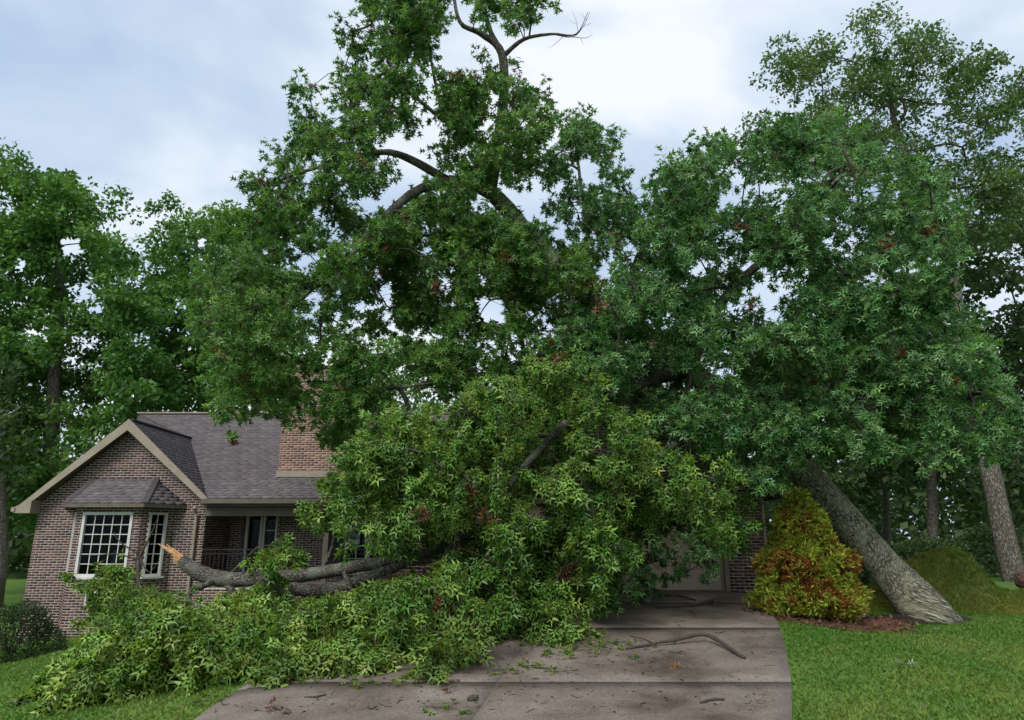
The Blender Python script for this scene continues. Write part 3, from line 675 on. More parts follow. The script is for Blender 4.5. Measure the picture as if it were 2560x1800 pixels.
# porch door, side light, windows
def framed(name, x0, x1, z0, z1, nx, nz, fr): return window(name, (XR, PY, 0), (1, 0, 0), x0 - XR, x1 - XR, z0, z1, nx, nz, fr=fr)
framed('glass_door', DX0 + 0.1, DX0 + 0.62, FLOOR + 0.02, 2.34, 1, 1, 0.08)
framed('side_light', DX0 + 0.64, DX1 - 0.02, FLOOR + 0.02, 2.34, 1, 4, 0.06)
framed('window', WX0, (WX0 + WX1) / 2 - 0.01, FLOOR + 0.13, 2.19, 2, 4, 0.07)
framed('window', (WX0 + WX1) / 2 + 0.01, WX1, FLOOR + 0.13, 2.19, 2, 4, 0.07)
mb = MB(); mb.box((-5.62, PY - 0.05, FLOOR + 0.1), (-5.2, PY - 0.012, 2.25))
for k in range(12): mb.box((-5.58, PY - 0.062, FLOOR + 0.18 + k * 0.14), (-5.24, PY - 0.05, FLOOR + 0.26 + k * 0.14))
mb.build('shutter', M['iron'], house)
mb = MB(); mb.box((-5.35, 19.98, FLOOR), (-5.2, 20.1, 2.22)); mb.build('porch_post', M['soffit'], house)
# iron railing
ry = 20.02
mb = MB(); mb.obox((XR + 0.03, ry, FLOOR + 0.88), (AXL - 0.05, ry, FLOOR + 0.88), 0.045, 0.03); mb.obox((XR + 0.03, ry, FLOOR + 0.12), (AXL - 0.05, ry, FLOOR + 0.12), 0.035, 0.03); mb.obox((XR + 0.03, ry, FLOOR + 0.76), (AXL - 0.05, ry, FLOOR + 0.76), 0.03, 0.02)
rail = mb.build('railing', M['iron'], house)
me = None
for k in range(int((AXL - XR) / 0.125)):
    x = XR + 0.12 + k * 0.125
    if me is None:
        b_ = MB(); b_.box((-0.009, -0.009, FLOOR), (0.009, 0.009, FLOOR + 0.87)); me = bpy.data.meshes.new('baluster'); me.from_pydata(b_.V, [], b_.F); me.materials.append(M['iron'])
    o = bpy.data.objects.new('baluster', me); col.objects.link(o); o.parent = rail; o.location = (x, ry, 0)
# garage doors: panels in four rows
for (a, b) in GD:
    bd = MB(); bd.box((a + 0.05, AY + 0.13, 0.46), (b - 0.05, AY + 0.16, 2.4)); door = bd.build('garage_door', M['door_paint'], house)
    fr = MB(); fr.box((a, AY - 0.0, 0.4), (a + 0.09, AY + 0.12, 2.45)); fr.box((b - 0.09, AY - 0.0, 0.4), (b, AY + 0.12, 2.45)); fr.box((a + 0.09, AY - 0.0, 2.36), (b - 0.09, AY + 0.12, 2.45)); f_ = fr.build('door_frame', M['trim']); f_.parent = door
    w = (b - a - 0.2) / 4; me = None
    for i in range(4):
        for j in range(4):
            if me is None:
                p_ = MB(); x0, x1, z0, z1 = 0.03, w - 0.03, 0.03, 0.45
                p_.add([(x0, 0, z0), (x1, 0, z0), (x1, 0, z1), (x0, 0, z1), (x0 + .05, -0.018, z0 + .05), (x1 - .05, -0.018, z0 + .05), (x1 - .05, -0.018, z1 - .05), (x0 + .05, -0.018, z1 - .05)],
                       [(4, 5, 6, 7), (0, 1, 5, 4), (1, 2, 6, 5), (2, 3, 7, 6), (3, 0, 4, 7)])
                me = bpy.data.meshes.new('panel'); me.from_pydata(p_.V, [], p_.F); me.materials.append(M['door_paint'])
            o = bpy.data.objects.new('panel', me); col.objects.link(o); o.parent = door; o.location = (a + 0.1 + i * w, AY + 0.128, 0.46 + j * 0.48)
# small things on the porch and in the room
b = empty('bench', (-11.2, 20.6, FLOOR - 0.1), 'pale wicker bench standing inside behind the bay window', 'bench')
mb = MB(); mb.box((-11.7, 20.4, FLOOR + 0.35), (-10.9, 20.8, FLOOR + 0.43)); mb.build('seat', M['wicker'], b)
mb = MB(); mb.box((-11.7, 20.76, FLOOR + 0.43), (-10.9, 20.82, FLOOR + 0.85)); mb.build('backrest', M['wicker'], b)
for x in (-11.66, -10.98):
    for y in (20.42, 20.72):
        mb = MB(); mb.box((x, y, FLOOR - 0.1), (x + 0.05, y + 0.05, FLOOR + 0.35)); mb.build('leg', M['wicker'], b)
fl = empty('banner', (-4.8, PY - 0.1, 1.75), 'pale blue banner with round wreath hanging before the porch window', 'banner')
mb = MB(); n_ = 7
Vb = [(-5.05 + 0.38 * i / n_, PY - 0.10 + 0.025 * math.sin(i * 1.9), z) for z in (1.42, 1.98) for i in range(n_ + 1)]
mb.add(Vb, [(i, i + 1, i + n_ + 2, i + n_ + 1) for i in range(n_)]); o = mb.build('cloth', M['cloth'], fl); sd = o.modifiers.new('t', 'SOLIDIFY'); sd.thickness = 0.006
mb = MB(); a_ = np.linspace(0, 2 * np.pi, 25); mb.tube(np.stack([-4.86 + 0.11 * np.cos(a_), np.full(25, PY - 0.16), 1.70 + 0.11 * np.sin(a_)], -1), 0.035, 6, cap=False, rough=0.7); mb.build('wreath', M['sod'], fl)
mb = MB(); mb.obox((-5.1, PY - 0.1, 1.99), (-4.62, PY - 0.1, 1.99), 0.015, 0.015); mb.obox((-4.86, PY - 0.1, 1.99), (-4.86, PY - 0.01, 2.02), 0.012, 0.012); mb.build('rod', M['iron'], fl)

# ---------------------------------------------------------------- trees: shared tools
def project(p):
    p = np.asarray(p, float); d = p - np.array([0, 0, CZ]); f = d[..., 1] * math.cos(TH) + d[..., 2] * math.sin(TH); u_ = -d[..., 1] * math.sin(TH) + d[..., 2] * math.cos(TH)
    return 1280 + FPX * d[..., 0] / f, 900 - FPX * u_ / f
def seg_dist(px, py, line):
    best = np.full(np.shape(px), 1e9)
    for (x0, y0), (x1, y1) in zip(line[:-1], line[1:]):
        dx, dy = x1 - x0, y1 - y0; t = np.clip(((px - x0) * dx + (py - y0) * dy) / (dx * dx + dy * dy), 0, 1)
        best = np.minimum(best, np.hypot(px - x0 - t * dx, py - y0 - t * dy))
    return best
def grow(skel, pts, keep=0.3):
    """join pts to the limb samples skel, nearest first; returns (parent position, point, load)"""
    P = np.vstack([skel, pts]); n0 = len(skel); n = len(pts); path = np.zeros(len(P)); par = np.full(len(P), -1)
    D = np.linalg.norm(pts[:, None] - skel[None], axis=2); best = D.min(1); bi = D.argmin(1); todo = np.ones(n, bool); order_ = []
    for _ in range(n):
        c = np.where(todo, best, 1e9); i = int(c.argmin()); todo[i] = False; k = n0 + i; par[k] = bi[i]; path[k] = path[bi[i]] + np.linalg.norm(P[k] - P[bi[i]]); order_.append(k)
        d = np.linalg.norm(pts - P[k], axis=1) + keep * path[k]; m = todo & (d < best); best[m] = d[m]; bi[m] = k
    load = np.ones(len(P))
    for k in order_[::-1]:
        if par[k] >= n0: load[par[k]] += load[k]
    return [(P[par[k]], P[k], load[k], par[k] < n0) for k in order_]
def branch_tubes(edges, r0, seg=5, sag=0.08):
    mb = MB()
    for a, b, ld, first in edges:
        L = np.linalg.norm(b - a); j = (rng.random(3) - 0.5) * L * 0.22; j[2] += sag * L
        ra = r0 * ld ** 0.42 * (1.25 if first else 1.0); mb.tube(smooth_path([a, a + (b - a) * 0.5 + j, b], 2), np.linspace(ra * 1.15, ra * 0.8, 5), seg, cap=False)
    return mb
def thin_twigs(a, b, r, mat, name):
    """three-sided twigs from a to b, all in one mesh"""
    n = len(a); d = unit(b - a); ref = np.array([0.3, 0.2, 0.93]); s1 = unit(np.cross(d, ref)); s2 = np.cross(d, s1)
    V = np.empty((n, 6, 3))
    for q, (c, rr_) in enumerate(((a, r), (b, r * 0.45))):
        for k in range(3): V[:, q * 3 + k] = c + s1 * rr_ * math.cos(k * 2.094) + s2 * rr_ * math.sin(k * 2.094)
    k = np.arange(n)[:, None] * 6; q = [k + np.array([[i, (i + 1) % 3, 3 + (i + 1) % 3, 3 + i]]) for i in range(3)]
    return mesh_np(name, V.reshape(-1, 3), q)
# pin-oak leaf: stalk end at the origin, along x, deep pointed lobes
LV = np.array([(0, 0, 0), (.22, .035, 0), (.22, -.035, 0), (.40, .33, .05), (.40, -.33, .05), (.45, .055, .01), (.45, -.055, .01), (.80, .44, .06), (.80, -.44, .06),
               (.72, .06, .0), (.72, -.06, .0), (1.12, 0, -.08)])
LQ = np.array([(5, 6, 2, 1), (9, 10, 6, 5)])
LT = np.array([(0, 2, 1), (10, 11, 9), (1, 5, 3), (2, 4, 6), (5, 9, 7), (6, 8, 10)])
def frame_of(ax, up):
    x = unit(ax); z = unit(up - x * np.sum(up * x, -1, keepdims=True)); y = np.cross(z, x); return np.stack([x, y, z], -1)
def leaf_mesh(name, pos, Rm, size, tint):
    V = np.einsum('nij,kj->nki', Rm, LV) * size[:, None, None] + pos[:, None]; k = np.arange(len(pos))[:, None, None] * len(LV)
    return mesh_np(name, V.reshape(-1, 3), [(k + LQ[None]).reshape(-1, 4), (k + LT[None]).reshape(-1, 3)], colr=np.repeat(tint, len(LV), 0))
def lobe_leaves(sp, out, per, tints, size=(0.115, 0.175), droop=0.45):
    """leaves round each twig tip"""
    n = len(sp); c = np.repeat(sp, per, 0); o = np.repeat(out, per, 0); m = len(c)
    rv = unit(rng.normal(size=(m, 3))); ax = unit(o * 0.65 + rv * 0.9 + np.array([0, 0, -1.0]) * np.reshape(droop, (-1, 1)))
    up = unit(np.array([0, 0, 1.0]) + 0.75 * rng.normal(size=(m, 3)) + 0.35 * o)
    pos = c + rv * 0.03 - o * 0.18 * rng.random((m, 1)); sz = size[0] + (size[1] - size[0]) * rng.random(m)
    cl = np.repeat(tints, per, 0) * (0.66 + 0.86 * rng.random((m, 1)) ** 1.3) * (1 + 0.10 * rng.normal(size=(m, 3)).clip(-2, 2) * np.array([1, .35, .8]))
    return pos, frame_of(ax, up), sz, cl

# ---------------------------------------------------------------- the fallen oak
def path3(pts, k=6):
    """pts: (u, v, Y, radius)"""
    A = np.array([np.append(at(u, v, Y), r) for u, v, Y, r in pts]); return smooth_path(A, k)
oak_base = gpt(2330, 1552)
oak = empty('fallen_oak', oak_base, 'huge uprooted oak leaning across the garage, its leafy crown smothering the house front', 'tree')
tb = float(oak_base[1])
trunk_pts = [(2345, 1580, tb + 0.1, 0.47), (2308, 1525, tb + 0.1, 0.40), (2188, 1390, 13.8, 0.33), (1990, 1163, 14.0, 0.295), (1720, 925, 14.5, 0.265), (1440, 715, 14.8, 0.26), (1330, 600, 14.8, 0.225), (1225, 480, 14.5, 0.18), (1120, 452, 14.2, 0.14)]
tp = path3(trunk_pts, 9)
mb = MB(); mb.tube(tp[:, :3], tp[:, 3], 26, rough=0.07, seed=3); trunk = mb.build('trunk', M['bark'], oak, smooth=True, bark=True)
limbs = [
    [(1120, 452, 14.2, 0.13), (1040, 478, 13.9, 0.105), (960, 545, 13.5, 0.085), (870, 650, 13.2, 0.06), (800, 780, 13.3, 0.035)],
    [(1120, 452, 14.2, 0.11), (1030, 400, 14.0, 0.09), (960, 380, 13.8, 0.07), (860, 400, 13.5, 0.05), (720, 440, 13.3, 0.03)],
    [(1225, 480, 14.5, 0.16), (1240, 380, 14.3, 0.14), (1258, 260, 14.2, 0.12), (1255, 135, 14.1, 0.10), (1205, 85, 14.0, 0.075), (1150, 55, 13.8, 0.05), (1130, -40, 13.7, 0.035)],
    [(1255, 135, 14.1, 0.075), (1220, 60, 14.3, 0.06), (1200, -60, 14.4, 0.045)],
    [(1258, 140, 14.1, 0.06), (1310, 98, 13.9, 0.045), (1380, 85, 13.7, 0.03), (1440, 85, 13.6, 0.014), (1470, 30, 13.5, 0.006)],
    [(1110, 300, 14.0, 0.05), (1085, 190, 13.9, 0.035), (1070, 100, 13.8, 0.02)],
    [(1240, 380, 14.3, 0.06), (1110, 300, 14.0, 0.05), (1000, 200, 13.6, 0.035), (930, 60, 13.4, 0.02)],
    [(1440, 715, 14.8, 0.08), (1470, 600, 14.6, 0.06), (1450, 450, 14.4, 0.04), (1440, 340, 14.2, 0.02)],
    [(1560, 800, 14.7, 0.14), (1600, 640, 14.3, 0.10), (1700, 480, 13.8, 0.07), (1820, 380, 13.4, 0.035)],
    [(1720, 925, 14.5, 0.15), (1800, 760, 13.6, 0.11), (1960, 600, 13.0, 0.075), (2100, 440, 12.8, 0.035)],
    [(1850, 1035, 14.2, 0.14), (2000, 880, 13.2, 0.10), (2180, 780, 12.6, 0.07), (2360, 720, 12.3, 0.035)],
    [(1720, 925, 14.5, 0.16), (1600, 960, 13.3, 0.12), (1440, 1040, 12.2, 0.09), (1300, 1180, 11.4, 0.06), (1200, 1330, 11.2, 0.03)],
    [(1850, 1035, 14.2, 0.11), (1740, 1080, 12.8, 0.08), (1600, 1180, 11.6, 0.05), (1480, 1330, 11.0, 0.025)],
    [(1440, 715, 14.8, 0.07), (1400, 850, 14.4, 0.055), (1230, 930, 13.8, 0.04), (1000, 970, 13.4, 0.02)],
    [(870, 650, 13.2, 0.05), (740, 760, 13.4, 0.04), (640, 880, 13.8, 0.03), (560, 1000, 14.2, 0.015)],
    [(1985, 1163, 14.0, 0.12), (2120, 1050, 13.0, 0.08), (2300, 980, 12.3, 0.05), (2450, 980, 12.0, 0.02)],
]
for i, l in enumerate(limbs):
    p = path3(l, 5); mb = MB(); mb.tube(p[:, :3], p[:, 3], 9, rough=0.15, seed=i); mb.build('limb', M['bark_dark'], oak, smooth=True, bark=True)
skel = np.vstack([tp[22:, :3]] + [path3(l, 5)[1:, :3] for l in limbs])

# openings through which one sees sky, house or wood (bearing polygons), and lines where the wood shows
GAPS = [[(940, 690), (985, 705), (992, 820), (950, 800)], [(1180, 738), (1262, 730), (1270, 812), (1190, 815)], [(1105, 120), (1180, 125), (1230, 165), (1215, 180), (1125, 185)],
        [(1425, 505), (1460, 480), (1465, 560), (1435, 575)], [(1380, 540), (1420, 565), (1415, 600), (1385, 600)], [(1490, 655), (1530, 640), (1535, 690), (1500, 700)],
        [(1485, 1035), (1535, 1035), (1528, 1140), (1470, 1140)], [(680, 1085), (790, 1085), (790, 1240), (560, 1250), (540, 1110), (620, 1180)], [(1050, 555), (1075, 560), (1075, 600), (1050, 600)],
        [(1440, 400), (1475, 395), (1470, 440), (1440, 440)], [(1000, 440), (1060, 430), (1050, 470), (1000, 490)], [(1095, 700), (1130, 690), (1120, 740), (1095, 740)], [(868, 1300), (930, 1300), (930, 1362), (868, 1362)]]
LINES = [([(1445, 720), (1330, 600), (1225, 480), (1130, 452)], 5, 14.9), ([(1120, 455), (1040, 478), (960, 545)], 6, 14.0), ([(1255, 150), (1215, 92), (1150, 60)], 20, 14), ([(1255, 140), (1380, 85)], 16, 14),
         ([(425, 1368), (540, 1445), (650, 1440)], 34, 14), ([(730, 1470), (850, 1462), (970, 1420), (960, 1405), (720, 1435)], 26, 14), ([(1090, 1385), (1180, 1330)], 20, 12.6), ([(1000, 520), (1090, 310), (1075, 200)], 9, 14)]
REG = [  # polygon, nearest Y, farthest Y, square pixels per clump, tint family
    ([(930, -90), (885, 50), (870, 180), (745, 215), (735, 250), (800, 300), (760, 330), (735, 370), (650, 425), (640, 480), (780, 560), (960, 470), (1050, 330), (1070, 200), (1110, 100), (1130, -90)], 12.4, 15.2, 1000, 0),
    ([(1150, -90), (1190, 55), (1260, 50), (1340, 90), (1395, 60), (1390, -90)], 13, 14.6, 1300, 0),
    ([(1110, 190), (1240, 140), (1350, 145), (1385, 250), (1370, 330), (1350, 460), (1200, 470), (1090, 420), (1070, 300)], 12.6, 15.6, 950, 0),
    ([(1400, 290), (1440, 275), (1490, 310), (1530, 285), (1560, 360), (1590, 430), (1610, 560), (1500, 650), (1390, 580), (1350, 420)], 13.0, 15.8, 1100, 1),
    ([(640, 490), (780, 550), (900, 610), (930, 720), (920, 860), (990, 960), (950, 1050), (860, 1100), (700, 1075), (610, 1130), (560, 1070), (500, 1030), (540, 950), (500, 830), (480, 660), (580, 610)], 12.2, 16, 1150, 0),
    ([(900, 570), (1000, 500), (1130, 480), (1240, 540), (1330, 560), (1500, 640), (1500, 780), (1460, 830), (1430, 860), (1300, 960), (1100, 1000), (1000, 900), (960, 720)], 12.6, 16.6, 720, 0),
    ([(1620, 570), (1640, 450), (1700, 360), (1800, 350), (1950, 310), (2080, 270), (2140, 350), (2320, 400), (2380, 520), (2380, 700), (2460, 880), (2540, 960), (2540, 1080), (2420, 1150), (2300, 1090), (2150, 1130), (2060, 1110), (1960, 1130), (1890, 1190), (1700, 1180), (1510, 1000), (1480, 760)], 10.8, 15.4, 1020, 1),
    ([(1450, 880), (1510, 1000), (1700, 1190), (1890, 1200), (1890, 1260), (1850, 1380), (1700, 1290), (1600, 1290), (1560, 1380), (1570, 1490), (1520, 1560), (1440, 1590), (1300, 1590), (1100, 1450), (900, 1330), (800, 1280), (790, 1200), (870, 1120), (1000, 1050), (1100, 1000), (1300, 960)], 9.8, 14.2, 1200, 2),
    ([(860, 520), (960, 530), (1060, 570), (1120, 700), (1040, 830), (950, 860), (880, 700)], 13.4, 16.4, 900, 0),
    ([(1040, 400), (1200, 420), (1300, 520), (1400, 640), (1300, 700), (1150, 560), (1000, 480)], 12.4, 14.2, 1500, 0),
    ([(1340, 800), (1560, 790), (1570, 890), (1480, 930), (1350, 900)], 12.4, 14.6, 900, 1),
    ([(130, 1700), (220, 1660), (330, 1620), (420, 1640), (420, 1725), (150, 1735)], 8.8, 11.5, 800, 3),
    ([(1560, 1240), (1860, 1240), (1870, 1400), (1790, 1370), (1760, 1440), (1690, 1440), (1600, 1490)], 11.8, 14.2, 2700, 1),
    ([(215, 1430), (290, 1420), (420, 1490), (440, 1600), (330, 1640), (280, 1560)], 11.5, 13.5, 1050, 3),
    ([(570, 1440), (620, 1390), (720, 1380), (770, 1440), (740, 1560), (600, 1560)], 11.5, 13.5, 1050, 3),
    ([(300, 1560), (450, 1540), (640, 1550), (800, 1500), (1000, 1450), (1120, 1430), (1220, 1500), (1230, 1620), (1080, 1710), (900, 1690), (700, 1710), (560, 1700), (330, 1730), (120, 1735), (140, 1680), (280, 1640)], 8.6, 13, 1050, 3),
]
FAM = [np.array([(0.058, 0.145, 0.024), (0.098, 0.215, 0.042), (0.160, 0.285, 0.064)]), np.array([(0.056, 0.150, 0.040), (0.100, 0.225, 0.068), (0.175, 0.315, 0.115)]),
       np.array([(0.066, 0.150, 0.022), (0.130, 0.240, 0.040), (0.215, 0.325, 0.064)]), np.array([(0.088, 0.175, 0.028), (0.165, 0.265, 0.046), (0.255, 0.350, 0.074)])]
CP, CF = [], []
for poly, y0, y1, a1, fam in REG:
    n = int(area(poly) / a1); p = sample_poly(poly, n); Y = y0 + (y1 - y0) * rng.random(n)
    gh_ = ground_hit(p[:, 0], p[:, 1]); Y = np.minimum(Y, gh_ - 0.12); q = at(p[:, 0], p[:, 1], Y)
    sup = q[rng.permutation(n)[:max(3, n // 7)]]; nr = sup[np.linalg.norm(q[:, None] - sup[None], axis=2).argmin(1)]     # boughs: clumps gather towards some of them
    q = q + (nr - q) * (0.2 if y1 > 13.1 else 0.08); CP.append(q); CF.append(np.full(n, fam))
CP = np.vstack(CP); CF = np.concatenate(CF)
edges = grow(skel, CP)
branch_tubes(edges, 0.0095).build('branch', M['twig'], oak, smooth=True, kind='stuff')
# sprays: 7 twig tips round each clump centre
K = 8
sc_ = np.repeat(CP, K, 0); sf = np.repeat(CF, K); dv = unit(rng.normal(size=sc_.shape)) * (0.16 + 0.34 * rng.random((len(sc_), 1))) * np.where((sf >= 2)[:, None], np.array([0.95, 0.95, 1.05]), np.array([1.05, 1.05, 0.85]))
sp = sc_ + dv; gz_ = H(sp[:, 0], sp[:, 1]) + 0.06; sp[:, 2] = np.maximum(sp[:, 2], gz_)
pu, pv = project(sp); ok = np.ones(len(sp), bool)
for g_ in GAPS: ok &= ~inpoly(pu, pv, g_)
for ln, wd, ym in LINES: ok &= ~((seg_dist(pu, pv, ln) < wd) & (sp[:, 1] < ym))
ok &= sp[:, 1] < np.where((sp[:, 0] > AL) & (sp[:, 0] < AR) & (sp[:, 2] < 6.4), 15.0, 99)
ok &= ~((pu > 1960) & (seg_dist(pu, pv, [(1985, 1163), (2330, 1545)]) < 60) & (pv > 1175))
ok &= ~((pu < 660) & (pv < 1400) & (pv > 1255))
sc_, sp, sf, dv = sc_[ok], sp[ok], sf[ok], dv[ok]
tw = thin_twigs(sc_, sp, 0.006, None, 'twig'); o = link('twig', tw, M['twig']); put(o, oak); o['kind'] = 'stuff'
cb = np.repeat(rng.normal(0, 0.45, len(CP)), K)[ok]; bri = np.clip(1.05 + cb + rng.normal(0, 0.6, len(sp)), 0, 2); bi_ = np.floor(bri).astype(int).clip(0, 1); fr_ = (bri - bi_)[:, None]
FA = np.array(FAM) * np.array([1.08, 1.14, 1.10]); tints = FA[sf, bi_] * (1 - fr_) + FA[sf, bi_ + 1] * fr_
brown = rng.random(len(sp)) < 0.012; tints[brown] = (0.16, 0.075, 0.03)
lp, lR, ls, lc = lobe_leaves(sp, unit(dv + np.array([0, 0, -0.25])), 8, tints, size=(0.145, 0.23), droop=np.repeat(np.where(sf >= 2, 0.85, 0.55), 8))
ls *= np.repeat(np.where(sf >= 2, 1.16, 1.0), 8); lp[:, 2] = np.maximum(lp[:, 2], H(lp[:, 0], lp[:, 1]) + 0.03)
# the 300 leaves that show largest are pieces of their own
lu, lv = project(lp); near = np.where((lu > 100) & (lu < 1500) & (lv < 1750), lp[:, 1], 99); first = np.argsort(near)[:300]; msk = np.ones(len(lp), bool); msk[first] = False
cr_ = leaf_mesh('crown', lp[msk], lR[msk], ls[msk], lc[msk]); o = link('crown', cr_, M['oak_leaf']); put(o, oak); o['kind'] = 'stuff'
LEAFV = []
for k in range(10):
    c = FAM[3][k % 3] * (0.85 + 0.03 * k); me = leaf_mesh('leaf', np.zeros((1, 3)), np.eye(3)[None], np.ones(1), c[None]); me.materials.append(M['oak_leaf']); LEAFV.append(me)
for i in first:
    o = bpy.data.objects.new('leaf', LEAFV[rng.integers(10)]); col.objects.link(o)
    m4 = Matrix([list(map(float, r)) for r in lR[i]]).to_4x4(); m4 = Matrix.Translation(lp[i].tolist()) @ m4 @ Matrix.Scale(float(ls[i]), 4)
    o.parent = oak; o.matrix_parent_inverse = Matrix.Translation(-Vector(oak.location)); o.matrix_basis = m4
print('oak leaves', len(lp), 'clumps', len(CP))

# broken limbs lying before the porch
def spiky(mb, p, d, r, n=9, L=0.35):
    d = unit(np.array(d, float)); s1 = unit(np.cross(d, [0, 0, 1.0])); s2 = np.cross(s1, d)
    for k in range(n):
        a = rng.random() * 6.28; q = r * 0.75 * math.sqrt(rng.random()); c = p + (s1 * math.cos(a) + s2 * math.sin(a)) * q; mb.tube([c - d * 0.15, c + (s1 * rng.normal() + s2 * rng.normal()) * r * 0.25 + d * L * (0.25 + 0.75 * rng.random() ** 1.5) * (0.6 + 0.4 * math.sin(a + 1.0))], [r * (0.16 + 0.18 * rng.random()), r * 0.07], 4)
def broken(label, pts, subs, wood):
    p = path3(pts, 6); t = empty('broken_limb', (p[-1, 0], p[-1, 1], float(H(p[-1, 0], p[-1, 1]))), label, 'tree limb')
    mb = MB(); mb.tube(p[:, :3], p[:, 3], 14, rough=0.12, seed=5); mb.build('limb', M['bark_dark'], t, smooth=True, bark=True)
    for s_ in subs:
        q = path3(s_, 5); mb = MB(); mb.tube(q[:, :3], q[:, 3], 8, rough=0.15); mb.build('side_branch', M['bark_dark'], t, smooth=True, bark=True)
    if wood:
        mb = MB(); d = p[0, :3] - p[2, :3]; spiky(mb, p[0, :3], d, p[0, 3] * 1.05, 34, 0.8); mb.build('torn_end', M['wood'], t)
    return t
broken('thick grey broken limb with an orange torn end lying before the porch', [(455, 1402, 14.4, 0.125), (500, 1432, 14.3, 0.15), (560, 1448, 14.1, 0.15), (640, 1448, 13.8, 0.13), (760, 1438, 13.4, 0.125), (880, 1418, 13.0, 0.115), (970, 1402, 12.7, 0.10), (1080, 1378, 12.3, 0.085), (1180, 1330, 12.0, 0.06), (1200, 1290, 11.9, 0.04)],
       [[(560, 1450, 14.1, 0.08), (585, 1490, 13.8, 0.06), (560, 1540, 13.4, 0.04)], [(540, 1450, 14.1, 0.06), (470, 1490, 13.6, 0.05), (520, 1540, 13.0, 0.03)], [(800, 1432, 13.3, 0.05), (830, 1370, 13.4, 0.035), (838, 1310, 13.5, 0.015)],
        [(560, 1450, 14.1, 0.05), (590, 1420, 14.4, 0.02), (650, 1360, 14.6, 0.008)]], True)
broken('second broken limb, blunt ended, propped just under the thicker torn one', [(730, 1470, 13.4, 0.115), (790, 1478, 13.2, 0.125), (860, 1466, 13.0, 0.11), (960, 1428, 12.7, 0.09), (1060, 1400, 12.4, 0.07), (1180, 1420, 12.0, 0.05)],
       [[(840, 1470, 13.0, 0.06), (860, 1530, 12.4, 0.045), (830, 1600, 11.8, 0.02)], [(860, 1430, 13.0, 0.045), (890, 1500, 12.3, 0.03)]], False)
mb = MB(); p = path3([(345, 1400, 13, 0.03), (360, 1370, 13, 0.022), (385, 1320, 13, 0.012), (398, 1285, 13, 0.005)], 4); mb.tube(p[:, :3], p[:, 3], 6)
for s_ in ([(352, 1390, 13, 0.02), (300, 1355, 13, 0.012), (285, 1330, 13, 0.005)], [(345, 1400, 13, 0.02), (290, 1385, 13, 0.01), (220, 1390, 13, 0.004)], [(350, 1395, 13, 0.018), (372, 1430, 12.9, 0.01), (400, 1400, 13, 0.004)], [(345, 1400, 13, 0.03), (350, 1470, 12.8, 0.035), (400, 1540, 12.5, 0.04)]):
    p = path3(s_, 4); mb.tube(p[:, :3], p[:, 3], 6)
t = empty('bare_branch', gpt(400, 1640), 'thin bare forked branch sticking up before the bay window', 'branch'); mb.build('fork', M['twig'], t, smooth=True)
# dead twigs at the crown's upper edge
mb = MB()
for tw_ in ([(1385, 86, .016), (1432, 92, .012), (1458, 66, .008), (1475, 30, .004)], [(1432, 92, .009), (1465, 95, .006), (1482, 84, .003)], [(1445, 80, .006), (1440, 50, .004), (1430, 28, .003)], [(1458, 66, .005), (1478, 58, .003)], [(1452, 94, .005), (1458, 112, .003)], [(1410, 90, .007), (1385, 112, .004), (1372, 120, .002)], [(1466, 50, .004), (1452, 34, .002)], [(1440, 60, .004), (1424, 52, .002)]):
    p = path3([(u, v, 13.6 + 0.02 * k, r) for k, (u, v, r) in enumerate(tw_)], 3); mb.tube(p[:, :3], p[:, 3], 5)
mb.build('dead_twig', M['twig'], oak)

